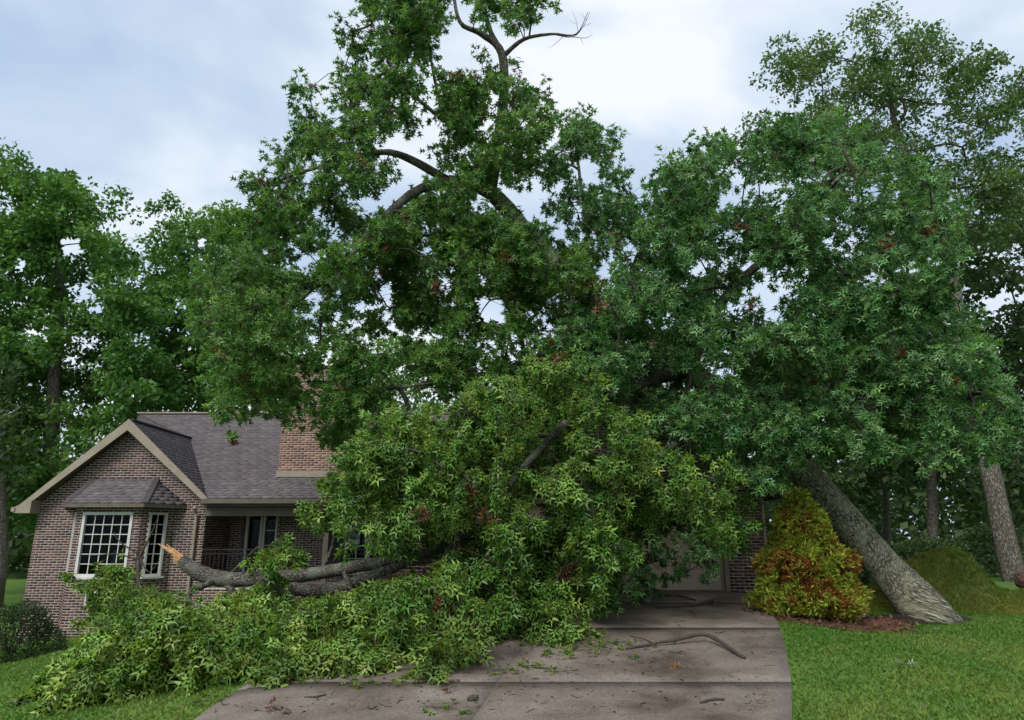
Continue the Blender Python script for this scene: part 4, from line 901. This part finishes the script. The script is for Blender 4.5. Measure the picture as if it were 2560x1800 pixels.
# ---------------------------------------------------------------- standing trees
def simple_leaves(name, c, out, size, tint):
    """four-point folded leaves"""
    n = len(c); ax = unit(out * 0.5 + rng.normal(size=(n, 3)) * 0.8 + np.array([0, 0, -0.3])); up = unit(np.array([0, 0, 1.0]) + 0.6 * rng.normal(size=(n, 3)) + 0.6 * out)
    Rm = frame_of(ax, up); T = np.array([(0, 0, 0), (.5, .30, .06), (1, 0, -.05), (.5, -.30, .06)])
    V = np.einsum('nij,kj->nki', Rm, T) * size[:, None, None] + c[:, None]; k = np.arange(n)[:, None] * 4
    return mesh_np(name, V.reshape(-1, 3), [k + np.array([[0, 1, 2]]), k + np.array([[0, 2, 3]])], colr=np.repeat(tint, 4, 0))
def tree(name, label, polys, Yc, D, trunk, fam, clump=1.0, per=120, px=2600, lsize=(0.22, 0.36), group=None, bark='bark_far', gaps=(), skip=0, r0=0.016):
    """crown polygons as seen, at distance Yc and depth 2D; trunk: (u, v, Y, radius)"""
    tp_ = path3(trunk, 5); base = tp_[0, :3].copy(); base[2] = float(H(base[0], base[1])); tp_[0, 2] = base[2] - 0.2
    t = empty(name, base, label, 'tree', group)
    mb = MB(); mb.tube(tp_[:, :3], tp_[:, 3], 14, rough=0.1, seed=2); mb.build('trunk', M[bark], t, smooth=True, bark=True)
    cs = []
    for pl in polys:
        n = max(4, int(area(pl) / px)); p = sample_poly(pl, n, gaps); Y = Yc + D * rng.uniform(-1, 1, n); cs.append(at(p[:, 0], p[:, 1], Y))
    cs = np.vstack(cs); cs = cs[cs[:, 2] > H(cs[:, 0], cs[:, 1]) + 0.4]
    branch_tubes(grow(tp_[3:, :3], cs, 0.15), r0, 5).build('branch', M[bark if bark == 'x' else 'twig'], t, smooth=True, kind='stuff')
    m = len(cs) * per; cc = np.repeat(cs, per, 0); d = unit(rng.normal(size=(m, 3))); rad = clump * (0.35 + 0.75 * rng.random((m, 1)) ** 0.6) * np.repeat(0.6 + 0.7 * rng.random((len(cs), 1)), per, 0)
    p = cc + d * rad * np.array([1.1, 1.1, 0.7])
    # tufts: pull leaves towards local tips so that the clump breaks up
    nt = 9; tips = rng.normal(size=(len(cs), nt, 3)); tips = unit(tips) * clump * (0.5 + 0.5 * rng.random((len(cs), nt, 1))); pick = rng.integers(nt, size=m)
    tip = cc + tips[np.repeat(np.arange(len(cs)), per), pick] * np.array([1.1, 1.1, 0.75]); p = tip + (p - cc) * 0.34
    pu_, pv_ = project(p); k = p[:, 2] > H(p[:, 0], p[:, 1]) + 0.2
    for g_ in gaps: k &= ~inpoly(pu_, pv_, g_)
    k &= ~((p[:, 0] < AR + 0.3) & (p[:, 0] > XL - 0.6) & (p[:, 1] < 31.5) & (p[:, 2] < 7))
    p, d = p[k], d[k]; n = len(p); br = np.repeat(np.clip(rng.normal(1, 0.6, len(cs)), 0, 1.99), per)[k]; i = br.astype(int); f = (br - i)[:, None]
    F_ = np.array(fam); cl = (F_[i] * (1 - f) + F_[np.minimum(i + 1, 2)] * f) * (0.75 + 0.5 * rng.random((n, 1)))
    o = link('crown', simple_leaves('crown', p, d, lsize[0] + (lsize[1] - lsize[0]) * rng.random(n), cl), M['far_leaf']); put(o, t); o['kind'] = 'stuff'
    return t
FG = [(0.055, 0.150, 0.030), (0.090, 0.21, 0.046), (0.140, 0.27, 0.066)]      # fresh woodland green
FD = [(0.035, 0.075, 0.026), (0.050, 0.10, 0.034), (0.075, 0.125, 0.042)]      # deeper green
FO = [(0.062, 0.125, 0.045), (0.095, 0.165, 0.056), (0.13, 0.20, 0.072)]       # olive
WG = 'woodland trees behind the house'
tree('maple_tree', 'broad bright green tree towering behind the gabled end of the house', [[(-160, 420), (-40, 400), (20, 395), (60, 440), (95, 400), (160, 435), (180, 490), (225, 530), (280, 505), (300, 575), (340, 620), (365, 700), (390, 850), (430, 980), (430, 1080), (300, 1150), (180, 1220), (60, 1290), (-160, 1290)]], 36, 3.5,
     [(120, 1440, 36, 0.45), (125, 1200, 36, 0.4), (135, 950, 36, 0.32), (150, 700, 36, 0.2), (120, 500, 36, 0.08)], FG, 1.35, 330, 1800, gaps=[[(150, 590), (205, 590), (195, 640), (150, 640)], [(40, 640), (70, 640), (65, 680), (40, 680)], [(220, 760), (265, 760), (260, 785), (220, 785)]], group=WG)
tree('maple_tree', 'round topped bright tree standing behind the roof ridge', [[(375, 660), (420, 545), (470, 490), (540, 515), (600, 545), (660, 600), (740, 760), (760, 1000), (700, 1060), (400, 1060), (370, 860)]], 41, 3.5,
     [(520, 1380, 41, 0.45), (510, 1100, 41, 0.35), (500, 850, 41, 0.25), (490, 600, 41, 0.1)], FG, 1.4, 340, 1500, gaps=[[(335, 605), (365, 605), (365, 635), (340, 635)], [(435, 740), (480, 740), (480, 775), (440, 775)], [(490, 590), (520, 590), (515, 620), (490, 620)]], group=WG)
tree('ash_tree', 'paler small-leaved tree glimpsed behind the chimney', [[(830, 850), (900, 800), (990, 840), (1080, 930), (1160, 1000), (1160, 1060), (800, 1060)]], 45, 3, [(960, 1380, 45, 0.35), (960, 1100, 45, 0.25), (950, 900, 45, 0.1)], FG, 1.5, 260, 2200, group=WG)
tree('wood_tree', 'dark tree behind the garage roof where the oak rests', [[(1380, 900), (1500, 760), (1700, 700), (1880, 800), (1950, 1000), (1900, 1250), (1300, 1250)]], 44, 4, [(1700, 1400, 44, 0.4), (1690, 1100, 44, 0.3), (1680, 850, 44, 0.15)], FD, 1.5, 190, 3200, group=WG)
tree('wood_tree', 'dark tree filling the wood behind the orange spruce', [[(1880, 820), (2000, 740), (2150, 780), (2250, 900), (2250, 1290), (2150, 1300), (1960, 1270), (1880, 1100)]], 33, 4, [(2080, 1420, 33, 0.22), (2085, 1200, 33, 0.2), (2060, 900, 33, 0.12)], FD, 1.3, 200, 2900, group=WG)
tree('wood_tree', 'slim dark trunked tree in the shade beyond the root mound', [[(2150, 700), (2300, 640), (2440, 700), (2470, 900), (2420, 1270), (2200, 1290), (2150, 1000)]], 29, 3.5, [(2330, 1420, 29, 0.2), (2330, 1250, 29, 0.19), (2320, 900, 29, 0.12)], FD, 1.2, 200, 2800, group=WG)
tree('wood_tree', 'shaded tree close behind the pale leaning trunk', [[(2400, 560), (2560, 480), (2700, 600), (2700, 1300), (2500, 1300), (2420, 1150)]], 30, 3.5, [(2540, 1420, 30, 0.24), (2535, 1200, 30, 0.22), (2540, 800, 30, 0.15)], FD, 1.2, 200, 2800, group=WG, gaps=[[(2490, 720), (2540, 715), (2530, 750), (2490, 750)]])
tree('wood_tree', 'thin tree whose trunk shows past the leaning trunk in shade', [[(1960, 860), (2200, 840), (2300, 1000), (2280, 1250), (1980, 1240)]], 38, 3, [(2215, 1430, 38, 0.2), (2215, 1250, 38, 0.18), (2210, 1000, 38, 0.12)], FD, 1.4, 180, 3000, group=WG)
tree('tall_oak', 'tall open-crowned oak with pale leaning trunk beside the root mound', [[(1930, 130), (1985, 95), (2090, 100), (2110, 140), (2030, 220), (1950, 260)], [(2130, 120), (2160, 50), (2210, 35), (2260, 65), (2340, 90), (2370, 160), (2330, 280), (2180, 300), (2120, 220)], [(1880, 320), (2050, 260), (2180, 300), (2300, 330), (2200, 420), (1950, 420), (1820, 380)],
      [(2380, 150), (2460, 150), (2480, 250), (2560, 170), (2640, 260), (2620, 420), (2480, 330), (2380, 300)], [(2250, 360), (2420, 340), (2540, 400), (2600, 560), (2400, 620), (2260, 520)]], 24, 2.6,
     [(2548, 1500, 22, 0.36), (2500, 1290, 22, 0.30), (2455, 1080, 22.2, 0.27), (2400, 820, 22.6, 0.24), (2370, 640, 23, 0.20), (2310, 470, 23.4, 0.15), (2240, 320, 23.8, 0.11), (2220, 180, 24, 0.06)], FO, 0.75, 190, 1150, lsize=(0.12, 0.19), r0=0.012)
tree('edge_tree', 'pale trunked tree at the lawn edge past the gabled end', [[(-200, 900), (-60, 850), (40, 950), (80, 1150), (40, 1300), (-200, 1300)]], 31, 2.5, [(4, 1440, 31, 0.26), (2, 1250, 31, 0.24), (-10, 1000, 31, 0.16)], FD, 1.0, 100, 3000)
# far wood closing the view
n = 62000; u_ = rng.uniform(-70, 75, n); yy_ = rng.uniform(50, 68, n); top = 9 + 3 * np.sin(u_ * 0.23) + 2 * np.sin(u_ * 0.61 + 1); zz_ = H(u_, yy_) + 0.2 + top * rng.random(n) ** 0.8
tn_ = rng.random((n, 1)); o = link('far_wood', simple_leaves('far_wood', np.stack([u_, yy_, zz_], -1), unit(rng.normal(size=(n, 3))), 0.5 + 0.5 * rng.random(n), np.array(FD[0]) * (1 - tn_) + np.array(FD[2]) * tn_), M['far_leaf'], kind='stuff', label='dense dark wood closing the view behind the lawn')

# ---------------------------------------------------------------- shrubs
def bush(name, label, u, v, w, h, n, fam, leaf=(0.04, 0.07), cat='shrub', Y=None):
    b = gpt(u, v) if Y is None else np.append(at(u, v, Y)[:2], float(H(*at(u, v, Y)[:2])))
    t = empty(name, b, label, cat); mb = MB()
    for k in range(7):
        a = k * 0.9; tip = b + np.array([math.cos(a) * w * 0.5, math.sin(a) * w * 0.5, h * 0.7]); mb.tube(smooth_path([b, (b + tip) / 2 + rng.normal(size=3) * 0.03, tip], 3), np.linspace(0.02, 0.006, 7), 5)
    mb.build('stem', M['twig'], t)
    d = unit(rng.normal(size=(n, 3))); d[:, 2] = np.abs(d[:, 2]) * 1.0 - 0.1; lump = 1 + 0.12 * np.sin(d[:, 0] * 7 + 1) * np.sin(d[:, 1] * 6) + 0.1 * np.sin(d[:, 2] * 11)
    r = (0.6 + 0.4 * rng.random(n) ** 0.5) * lump; p = b + np.array([0, 0, h * 0.1]) + d * r[:, None] * np.array([w, w, h * 0.9])
    p = p[p[:, 2] > H(p[:, 0], p[:, 1]) + 0.01]; d = d[:len(p)]; n = len(p); tt = rng.random((n, 1)); cl = np.array(fam[0]) * (1 - tt) + np.array(fam[2]) * tt
    o = link('foliage', simple_leaves('foliage', p, unit(p - b), leaf[0] + (leaf[1] - leaf[0]) * rng.random(n), cl), M['far_leaf']); put(o, t); o['kind'] = 'stuff'
bush('boxwood', 'clipped dark round boxwood at the house corner', 20, 1650, 0.85, 1.15, 7000, [(0.02, 0.045, 0.014), (0.03, 0.06, 0.02), (0.045, 0.08, 0.026)])
bush('laurel', 'leafy young shrub in the shade behind the leaning trunk', 2110, 1400, 0.9, 2.4, 3500, FD, (0.10, 0.18), Y=19)
bush('undergrowth_bush', 'low shaded bush between wood trunks past the mound', 2330, 1400, 1.4, 1.5, 4000, FD, (0.08, 0.16), Y=24)
bush('undergrowth_bush', 'low shaded bush beside the pale leaning trunk of the tall oak', 2480, 1400, 1.2, 1.9, 4000, FD, (0.08, 0.16), Y=25)

# conical spruce with browned patches
sb = np.array([5.08, 12.35, float(H(5.08, 12.35))]); SHT, SRB = 2.12, 1.0
spr = empty('dwarf_spruce', sb, 'conical dwarf spruce with rusty browned patches at the garage corner', 'conifer')
mb = MB(); mb.tube([sb - [0, 0, 0.05], sb + [0, 0, SHT * 0.9]], [0.06, 0.015], 8); mb.build('stem', M['twig'], spr)
n = 4600; hh = 1 - np.sqrt(rng.random(n)); a = rng.random(n) * 2 * np.pi
prof = lambda h: SRB * (np.clip(1 - h, 0, 1) ** 0.66) * (0.9 + 0.10 * np.sin(h * 19)) * np.where(h < 0.12, 0.82 + 1.5 * h, 1)
rad = prof(hh) * (0.66 + 0.38 * rng.random(n)) * (1 + 0.11 * np.sin(a * 4 + hh * 9) + 0.09 * np.sin(a * 9 - hh * 15) + 0.05 * np.sin(a * 17 + hh * 31)); P0 = sb + np.stack([np.cos(a) * rad, np.sin(a) * rad, 0.04 + hh * SHT], -1)
outd = unit(np.stack([np.cos(a), np.sin(a), 0.45 + 0 * a], -1)); per = 9
c = np.repeat(P0, per, 0); od = np.repeat(outd, per, 0); m = len(c); ax = unit(od + 0.75 * rng.normal(size=(m, 3)) + np.array([0, 0, 0.25])); up = unit(rng.normal(size=(m, 3)) + np.array([0, 0, 1.0]))
Rm = frame_of(ax, up); T = np.array([(0, 0, 0), (.45, .12, .03), (1, 0, -0.05), (.45, -.12, .03)]); sz = 0.065 + 0.075 * rng.random(m)
V = np.einsum('nij,kj->nki', Rm, T) * sz[:, None, None] + c[:, None]
br = 1.3 * patch(P0[:, 0] * 1.6, P0[:, 2] * 1.5 + P0[:, 1], 1.9, 2.2) + 0.75 * np.exp(-((hh - 0.40) / 0.13) ** 2) * (0.6 + 0.5 * np.sin(a * 3 + 2)) + 0.35 * np.exp(-((hh - 0.12) / 0.08) ** 2) - 0.9 * np.clip((hh - 0.62) * 4, 0, 1) + 0.45 * rng.normal(size=n) - 0.62 + 0.7 * (rad / prof(hh) < 0.80)
bf = np.repeat(sm((br + 0.15) / 0.5), per)[:, None]; tn_ = rng.random((m, 1))
cl = ((np.array([0.15, 0.22, 0.024]) * (1 - tn_) + np.array([0.34, 0.37, 0.05]) * tn_) * (1 - bf) + (np.array([0.17, 0.055, 0.02]) * (1 - tn_) + np.array([0.34, 0.13, 0.04]) * tn_) * bf)
k = np.arange(m)[:, None] * 4
o = link('needles', mesh_np('needles', V.reshape(-1, 3), [k + np.array([[0, 1, 2]]), k + np.array([[0, 2, 3]])], colr=np.repeat(cl, 4, 0)), M['needle']); put(o, spr); o['kind'] = 'stuff'
mb = MB(); hs = np.linspace(0.02, 0.94, 12); mb.tube([sb + [0, 0, 0.05 + h * SHT] for h in hs], [float(prof(h)) * 0.58 for h in hs], 16); o = mb.build('inner_growth', M['twig'], spr, smooth=True)
# mulch ring and edging stones
def disc(cx, cy, rx, ry, nr=8, na=30, lift=0.02, hump=0.04):
    V = [(cx, cy, float(H(cx, cy)) + lift + hump)]; F = []
    for r in range(1, nr + 1):
        for k in range(na):
            a = k * 2 * math.pi / na; q = r / nr * (1 + 0.08 * math.sin(3 * a + 1) + 0.05 * math.sin(7 * a)); x, y = cx + rx * q * math.cos(a), cy + ry * q * math.sin(a); V.append((x, y, float(H(x, y)) + lift * (1.6 - r / nr) + hump * (1 - (r / nr) ** 2) + 0.012 * math.sin(x * 31) * math.sin(y * 27)))
    for k in range(na): F.append((0, 1 + k, 1 + (k + 1) % na))
    for r in range(nr - 1):
        for k in range(na): a_ = 1 + r * na + k; b_ = 1 + r * na + (k + 1) % na; F.append((a_, a_ + na, b_ + na, b_))
    return V, F
V, F = disc(5.35, 12.3, 1.35, 1.05); mb = MB(); mb.add(V, F); o = mb.build('mulch_bed', M['mulch'], None, smooth=True); o['kind'] = 'stuff'; o['label'] = 'red bark mulch spread round the spruce'
n = 900; a = rng.random(n) * 6.28; q = np.sqrt(rng.random(n)) * 1.05; x = 5.35 + 1.35 * q * np.cos(a); y = 12.3 + 1.05 * q * np.sin(a); tn_ = rng.random((n, 1))
o = link('bark_chips', simple_leaves('bark_chips', np.stack([x, y, H(x, y) + 0.045], -1), unit(rng.normal(size=(n, 3)) * [1, 1, 0.2]), 0.04 + 0.06 * rng.random(n), np.array([0.06, 0.024, 0.015]) * (1 - tn_) + np.array([0.24, 0.12, 0.08]) * tn_), M['needle'], kind='stuff', label='loose bark chips on the mulch')
def stone(name, label, p, s, mat='mortar', group=None):
    me = bpy.data.meshes.new(name); import bmesh
    bm = bmesh.new(); bmesh.ops.create_icosphere(bm, subdivisions=2, radius=1)
    for v in bm.verts: v.co *= 1 + 0.18 * math.sin(v.co.x * 5 + p[0] * 7) * math.sin(v.co.y * 4 + v.co.z * 5); v.co = Vector((v.co.x * s[0], v.co.y * s[1], v.co.z * s[2]))
    bm.to_mesh(me); bm.free(); o = link(name, me, M[mat], None, label=label, category='stone'); o.location = (p[0], p[1], p[2] + s[2] * 0.6)
    if group: o['group'] = group
pp_ = gpt(1905, 1520, 0.03); stone('edging_stone', 'pale edging stone at the driveway corner under the spruce', pp_, (0.12, 0.08, 0.07))
pp_ = gpt(2152, 1548, 0.02); stone('edging_stone', 'pale square edging stone at the mulch end by the spruce', pp_, (0.08, 0.06, 0.10))

# ---------------------------------------------------------------- root mound behind the trunk foot
mx0, my0 = 9.55, 14.9
def mound(x, y):
    b = 1.12 * np.exp(-((x - 9.25) / 0.75) ** 2 - ((y - 14.95) / 0.8) ** 2) + 0.72 * np.exp(-((x - 8.15) / 0.62) ** 2 - ((y - 15.0) / 0.75) ** 2) + 0.30 * np.exp(-((x - 10.6) / 0.9) ** 2 - ((y - 14.0) / 0.6) ** 2) + 0.32 * np.exp(-((x - 6.9) / 0.6) ** 2 - ((y - 14.9) / 0.6) ** 2)
    cut = sm((x - 9.5) / 0.3) * sm((y - 14.15) / 0.35)                       # torn face on the far side
    return b * (1 - 0.78 * cut * np.clip((b - 0.25) / 0.3, 0, 1)) + (0.05 * np.sin(x * 6.3 + 1 + y) * np.sin(y * 5.2) + 0.04 * np.sin(x * 13 - y * 4) * np.sin(y * 11 + x * 3) + 0.02 * np.sin(x * 27 + y * 9)) * np.clip(b * 3, 0, 1)
mo = empty('root_mound', (9.3, 14.9, float(H(9.3, 14.9))), 'grassy mound of heaved sod and red clay torn up behind the oak trunk', 'mound')
gxs, gys = np.linspace(6.3, 12.4, 96), np.linspace(13.2, 17, 64)
o = link('sod', grid_mesh('sod', gxs, gys, lambda x, y: H(x, y) + mound(x, y) - 0.03 + 0.0 * x), M['sod']); put(o, mo)
n = 60000; x = rng.uniform(6.4, 12.2, n); y = rng.uniform(13.3, 16.5, n); b_ = mound(x, y); cutm = sm((x - 9.45) / 0.3) * sm((y - 14.1) / 0.35) > 0.3
k = (b_ > 0.02) & ~(cutm & (rng.random(n) < 0.93)); x, y = x[k], y[k]; tn_ = np.clip(0.55 + 0.5 * patch(x, y, 1.7, 0.4) + 0.3 * (rng.random(len(x)) - 0.5), 0, 1)[:, None]
gt = (np.array([0.105, 0.19, 0.026]) * (1 - tn_) + np.array([0.25, 0.25, 0.06]) * tn_) * (0.8 + 0.4 * rng.random((len(x), 1)))
o = blades('grass_cover', x, y, H(x, y) + mound(x, y) - 0.035, 0.03 + 0.04 * rng.random(len(x)), gt); put(o, mo); o['kind'] = 'stuff'
for k_, (cx_, cy_, cz_, r_) in enumerate([(11.35, 15.4, 0.15, 0.36), (11.75, 15.4, 0.22, 0.42), (11.15, 15.6, 0.48, 0.17), (11.2, 15.1, 0.05, 0.26)]):
    th_ = np.linspace(0, np.pi, 14); ph_ = np.linspace(0, 2 * np.pi, 24)[:-1]; TT, PP = np.meshgrid(th_, ph_, indexing='ij'); d_ = np.stack([np.sin(TT) * np.cos(PP), np.sin(TT) * np.sin(PP), np.cos(TT)], -1)
    rr2 = r_ * (1 + 0.22 * np.sin(d_[..., 0] * 9 + k_) * np.sin(d_[..., 2] * 6) + 0.12 * np.sin(d_[..., 1] * 11 + 2 * k_) * np.sin(d_[..., 2] * 13) + 0.07 * rng.normal(size=TT.shape) * np.sin(TT))
    Vc = (np.array([cx_, cy_, float(H(cx_, cy_)) + cz_ - 0.1]) + d_ * rr2[..., None]).reshape(-1, 3); nq = 23
    qs = np.array([(a_ * nq + b2, a_ * nq + (b2 + 1) % nq, (a_ + 1) * nq + (b2 + 1) % nq, (a_ + 1) * nq + b2) for a_ in range(13) for b2 in range(nq)])
    o = link('clay_clod', mesh_np('clay_clod', Vc, [qs], smooth=True), M['clay']); put(o, mo)
for k in range(5):
    s0 = np.array([10.9 + 0.5 * rng.random(), 15.4 + 0.2 * rng.random(), 0.35 + 0.4 * rng.random()]); d = np.array([0.5 + 0.5 * rng.random(), -0.2 + 0.3 * rng.normal(), 0.1 + 0.5 * rng.normal()]) * 0.8
    mb = MB(); mb.tube(smooth_path([s0 - d * 0.2, s0 + d * 0.4 + rng.normal(size=3) * 0.06, s0 + d + rng.normal(size=3) * 0.08], 4), np.linspace(0.022, 0.004, 9), 6, rough=0.2); mb.build('root', M['twig'], mo)
V, F = disc(oak_base[0] - 0.05, oak_base[1] + 0.12, 0.80, 0.50, lift=0.03, hump=0.07); mb = MB(); mb.add(V, F); o = mb.build('torn_soil_and_shade', M['soil_shade'], mo, smooth=True)  # torn earth, its dark colour also painting the shade under the trunk foot
# roots at the trunk's foot
for k, (du, dv_, r_) in enumerate([(22, 4, 0.10), (32, -14, 0.11), (-30, 6, 0.08), (8, 10, 0.07)]):
    p0 = at(2318, 1525, tb); p1 = gpt(2330 + du * 0.7, 1545 + dv_ * 0.4); p2 = gpt(2330 + du * 1.35, 1552 + max(dv_, -4), -0.08)
    mb = MB(); mb.tube(smooth_path([p0, p1 + [0, 0, 0.12], p2], 5), np.linspace(r_ * 1.8, r_ * 0.5, 11), 9, rough=0.2, seed=k); mb.build('root_flare', M['bark'], oak, smooth=True, bark=True)

# ---------------------------------------------------------------- debris
def ground_stick(name, label, pts, r, group=None, mat='twig', cat='stick', subs=()):
    P = np.array([gpt(u, v, 0.035 + rr * 0.9 + up) for u, v, rr, up in pts]); t = smooth_path(np.hstack([P, np.array([[q[2]] for q in pts])]), 4)
    mb = MB(); mb.tube(t[:, :3], t[:, 3], 7, rough=0.25, seed=int(pts[0][0]))
    for s_ in subs:
        Q = np.array([gpt(u, v, 0.035 + rr * 0.9 + up) for u, v, rr, up in s_]); t2 = smooth_path(np.hstack([Q, np.array([[q[2]] for q in s_])]), 3); mb.tube(t2[:, :3], t2[:, 3], 6, rough=0.2)
    o = mb.build(name, M[mat], None, smooth=True); o['label'] = label; o['category'] = cat
    if group: o['group'] = group
    return o
ground_stick('fallen_branch', 'long crooked dark branch with a straight snapped end lying on the driveway', [(1565, 1632, 0.014, 0), (1640, 1625, 0.018, 0.02), (1700, 1620, 0.022, 0.05), (1750, 1615, 0.026, 0.08), (1785, 1622, 0.026, 0.06), (1862, 1660, 0.022, 0)], 0.02, cat='branch',
             subs=[[(1640, 1626, 0.012, 0.01), (1610, 1612, 0.009, 0.02), (1575, 1600, 0.005, 0.0)], [(1755, 1617, 0.01, 0.08), (1757, 1608, 0.006, 0.08)]])
ground_stick('fallen_branch', 'short knobbly grey stick lying alone on the front slab', [(1752, 1772, 0.010, 0), (1785, 1768, 0.014, 0), (1812, 1762, 0.011, 0)], 0.012, cat='branch')
ground_stick('fallen_branch', 'bent dark stick lying under the hanging leaves by the garage', [(1600, 1508, 0.02, 0), (1680, 1500, 0.022, 0.03), (1740, 1507, 0.016, 0)], 0.02, cat='branch')
ground_stick('fallen_branch', 'thick rotten dark stick on the driveway near the garage door', [(1640, 1528, 0.02, 0), (1730, 1522, 0.025, 0), (1782, 1513, 0.04, 0)], 0.02, cat='branch')
ground_stick('fallen_branch', 'forked brown twig lying on the slab beside the grass edge', [(760, 1760, 0.008, 0), (790, 1755, 0.01, 0), (815, 1748, 0.006, 0)], 0.012, cat='branch', subs=[[(790, 1755, 0.008, 0), (795, 1765, 0.005, 0)]])
TG = 'twigs scattered on the driveway'
sp_ = [(640, 1790), (690, 1785), (560, 1770), (590, 1778), (840, 1745), (1000, 1770), (960, 1780), (930, 1782), (1180, 1765), (1300, 1705), (1340, 1710), (1400, 1720), (1480, 1740), (1560, 1690), (1630, 1668), (1500, 1600), (1690, 1640), (1770, 1672), (1860, 1590), (1890, 1590), (1640, 1560), (1700, 1562), (1650, 1700), (1830, 1700), (1900, 1770), (1870, 1771),
       (1700, 1575), (1590, 1585), (1880, 1640), (1935, 1640), (1925, 1672), (1760, 1790), (1330, 1790), (1510, 1780), (1440, 1755), (1550, 1655), (1640, 1640), (1800, 1590), (1730, 1540), (1380, 1690), (880, 1775), (720, 1790), (1080, 1780), (1230, 1790), (1040, 1725), (1190, 1735)]
for u, v in sp_:
    L = (7 + 24 * rng.random() ** 1.6); a = rng.normal() * 0.5; r = 0.0025 + 0.0045 * rng.random() ** 2
    ground_stick('twig', 'small dark twig dropped on the concrete driveway', [(u - L / 2, v - a * L / 3, r, 0), (u + rng.normal() * L * 0.2, v + rng.normal() * 2.2, r * 1.1, 0.0), (u + L / 2, v + a * L / 3, r * 0.7, 0)], r, TG)
def sprig(u, v, n, label, spread=0.18, name='leaf_sprig', group=None, tint=None, lift=0.04, cat='leaf sprig'):
    b = gpt(u, v, 0.036); t = empty(name, b, label, cat, group); m = n
    c = b + np.stack([rng.normal(size=m) * spread * 1.5, rng.normal(size=m) * spread, 0.01 + 0.05 * rng.random(m)], -1); c[:, 2] = H(c[:, 0], c[:, 1]) + 0.045 + lift * rng.random(m)
    ax = unit(rng.normal(size=(m, 3)) * [1, 1, 0.25]); up = unit(np.array([0, 0, 1.0]) + 0.45 * rng.normal(size=(m, 3))); f = FAM[3] if tint is None else tint
    tt = rng.random((m, 1)); cl = f[0] * (1 - tt) + f[2] * tt; ls_ = 0.10 + 0.05 * rng.random(m)
    if m <= 12:
        for q in range(m):
            o = link('leaf', leaf_mesh('leaf', c[q:q + 1], frame_of(ax, up)[q:q + 1], ls_[q:q + 1], cl[q:q + 1]), M['oak_leaf']); put(o, t)
    else:
        o = link('foliage', leaf_mesh('foliage', c, frame_of(ax, up), ls_, cl), M['oak_leaf']); put(o, t); o['kind'] = 'stuff'
    mb = MB(); mb.tube([b + [-spread, 0, 0.012], b + [spread * 0.3, 0.03, 0.02], b + [spread * 1.2, -0.02, 0.012]], [0.006, 0.005, 0.002], 5); o = mb.build('stem', M['twig'], t)
sprig(1480, 1640, 60, 'large heap of torn green oak leaves at the end of the long crooked branch', 0.26)
sprig(1530, 1620, 30, 'leafy green tuft caught against the long crooked branch', 0.16)
SG = 'torn leaf sprigs on the driveway'
for u, v in [(1240, 1690), (1325, 1680), (1380, 1685), (1375, 1650), (1320, 1625), (1110, 1785), (895, 1728), (750, 1712), (505, 1772), (1060, 1715), (1330, 1600)]:
    sprig(u, v, 12, 'small torn sprig of green oak leaves on the concrete', 0.10, group=SG)
sprig(1690, 1683, 3, 'single curled orange dry leaf on the driveway', 0.02, 'dry_leaf', tint=np.array([(0.42, 0.20, 0.09)] * 3), cat='leaf')
sprig(1120, 1745, 3, 'rusty brown curled leaf near the slab joint', 0.03, 'dry_leaf', tint=np.array([(0.22, 0.09, 0.04)] * 3), cat='leaf')
sprig(680, 1787, 5, 'reddish dry leaves bunched on the slab near the grass', 0.06, 'dry_leaf', tint=np.array([(0.22, 0.11, 0.08)] * 3), cat='leaf')
sprig(2270, 1675, 4, 'pale silvery leaf underside lying on the lawn', 0.07, 'pale_leaf', tint=np.array([(0.42, 0.48, 0.40)] * 3), lift=0.06, cat='leaf')
sprig(2335, 1590, 2, 'small pale leaf lying on the lawn below the trunk foot', 0.03, 'pale_leaf', tint=np.array([(0.35, 0.40, 0.22)] * 3), lift=0.06, cat='leaf')
sprig(40, 1770, 6, 'light green leaves dropped on the lawn below the boxwood', 0.12, 'pale_leaf', tint=np.array([(0.25, 0.33, 0.16)] * 3), lift=0.06, cat='leaf')
pp_ = gpt(1182, 1768, 0.035); stone('clod', 'dark clod of earth on the driveway', pp_, (0.055, 0.04, 0.035), 'twig')
# bark crumbs and leaf scraps
n = 2600; u = rng.uniform(450, 1960, n); v = 1800 - 310 * rng.random(n) ** 0.8; Y = ground_hit(u, v); p = at(u, v, Y); k = in_drive(p[:, 0], p[:, 1]); p = p[k]; n = len(p); p[:, 2] = H(p[:, 0], p[:, 1]) + 0.038
tn_ = rng.random((n, 1)); cl = np.where(rng.random((n, 1)) < 0.6, np.array([0.05, 0.035, 0.025]), np.array([0.09, 0.13, 0.04])) * (0.6 + 0.8 * tn_)
dd = unit(rng.normal(size=(n, 3)) * [1, 1, 0.1]); Rm = frame_of(dd, np.tile([0, 0, 1.0], (n, 1)) + 0.3 * rng.normal(size=(n, 3))); T = np.array([(0, 0, 0), (.5, .22, .04), (1, 0, 0), (.5, -.22, .04)]); sz = 0.015 + 0.05 * rng.random(n) ** 2.5
V = np.einsum('nij,kj->nki', Rm, T) * sz[:, None, None] + p[:, None]; k = np.arange(n)[:, None] * 4
link('leaf_litter', mesh_np('leaf_litter', V.reshape(-1, 3), [k + np.array([[0, 1, 2]]), k + np.array([[0, 2, 3]])], colr=np.repeat(cl, 4, 0)), M['needle'], kind='stuff', label='fine bark crumbs and leaf scraps strewn over the driveway')
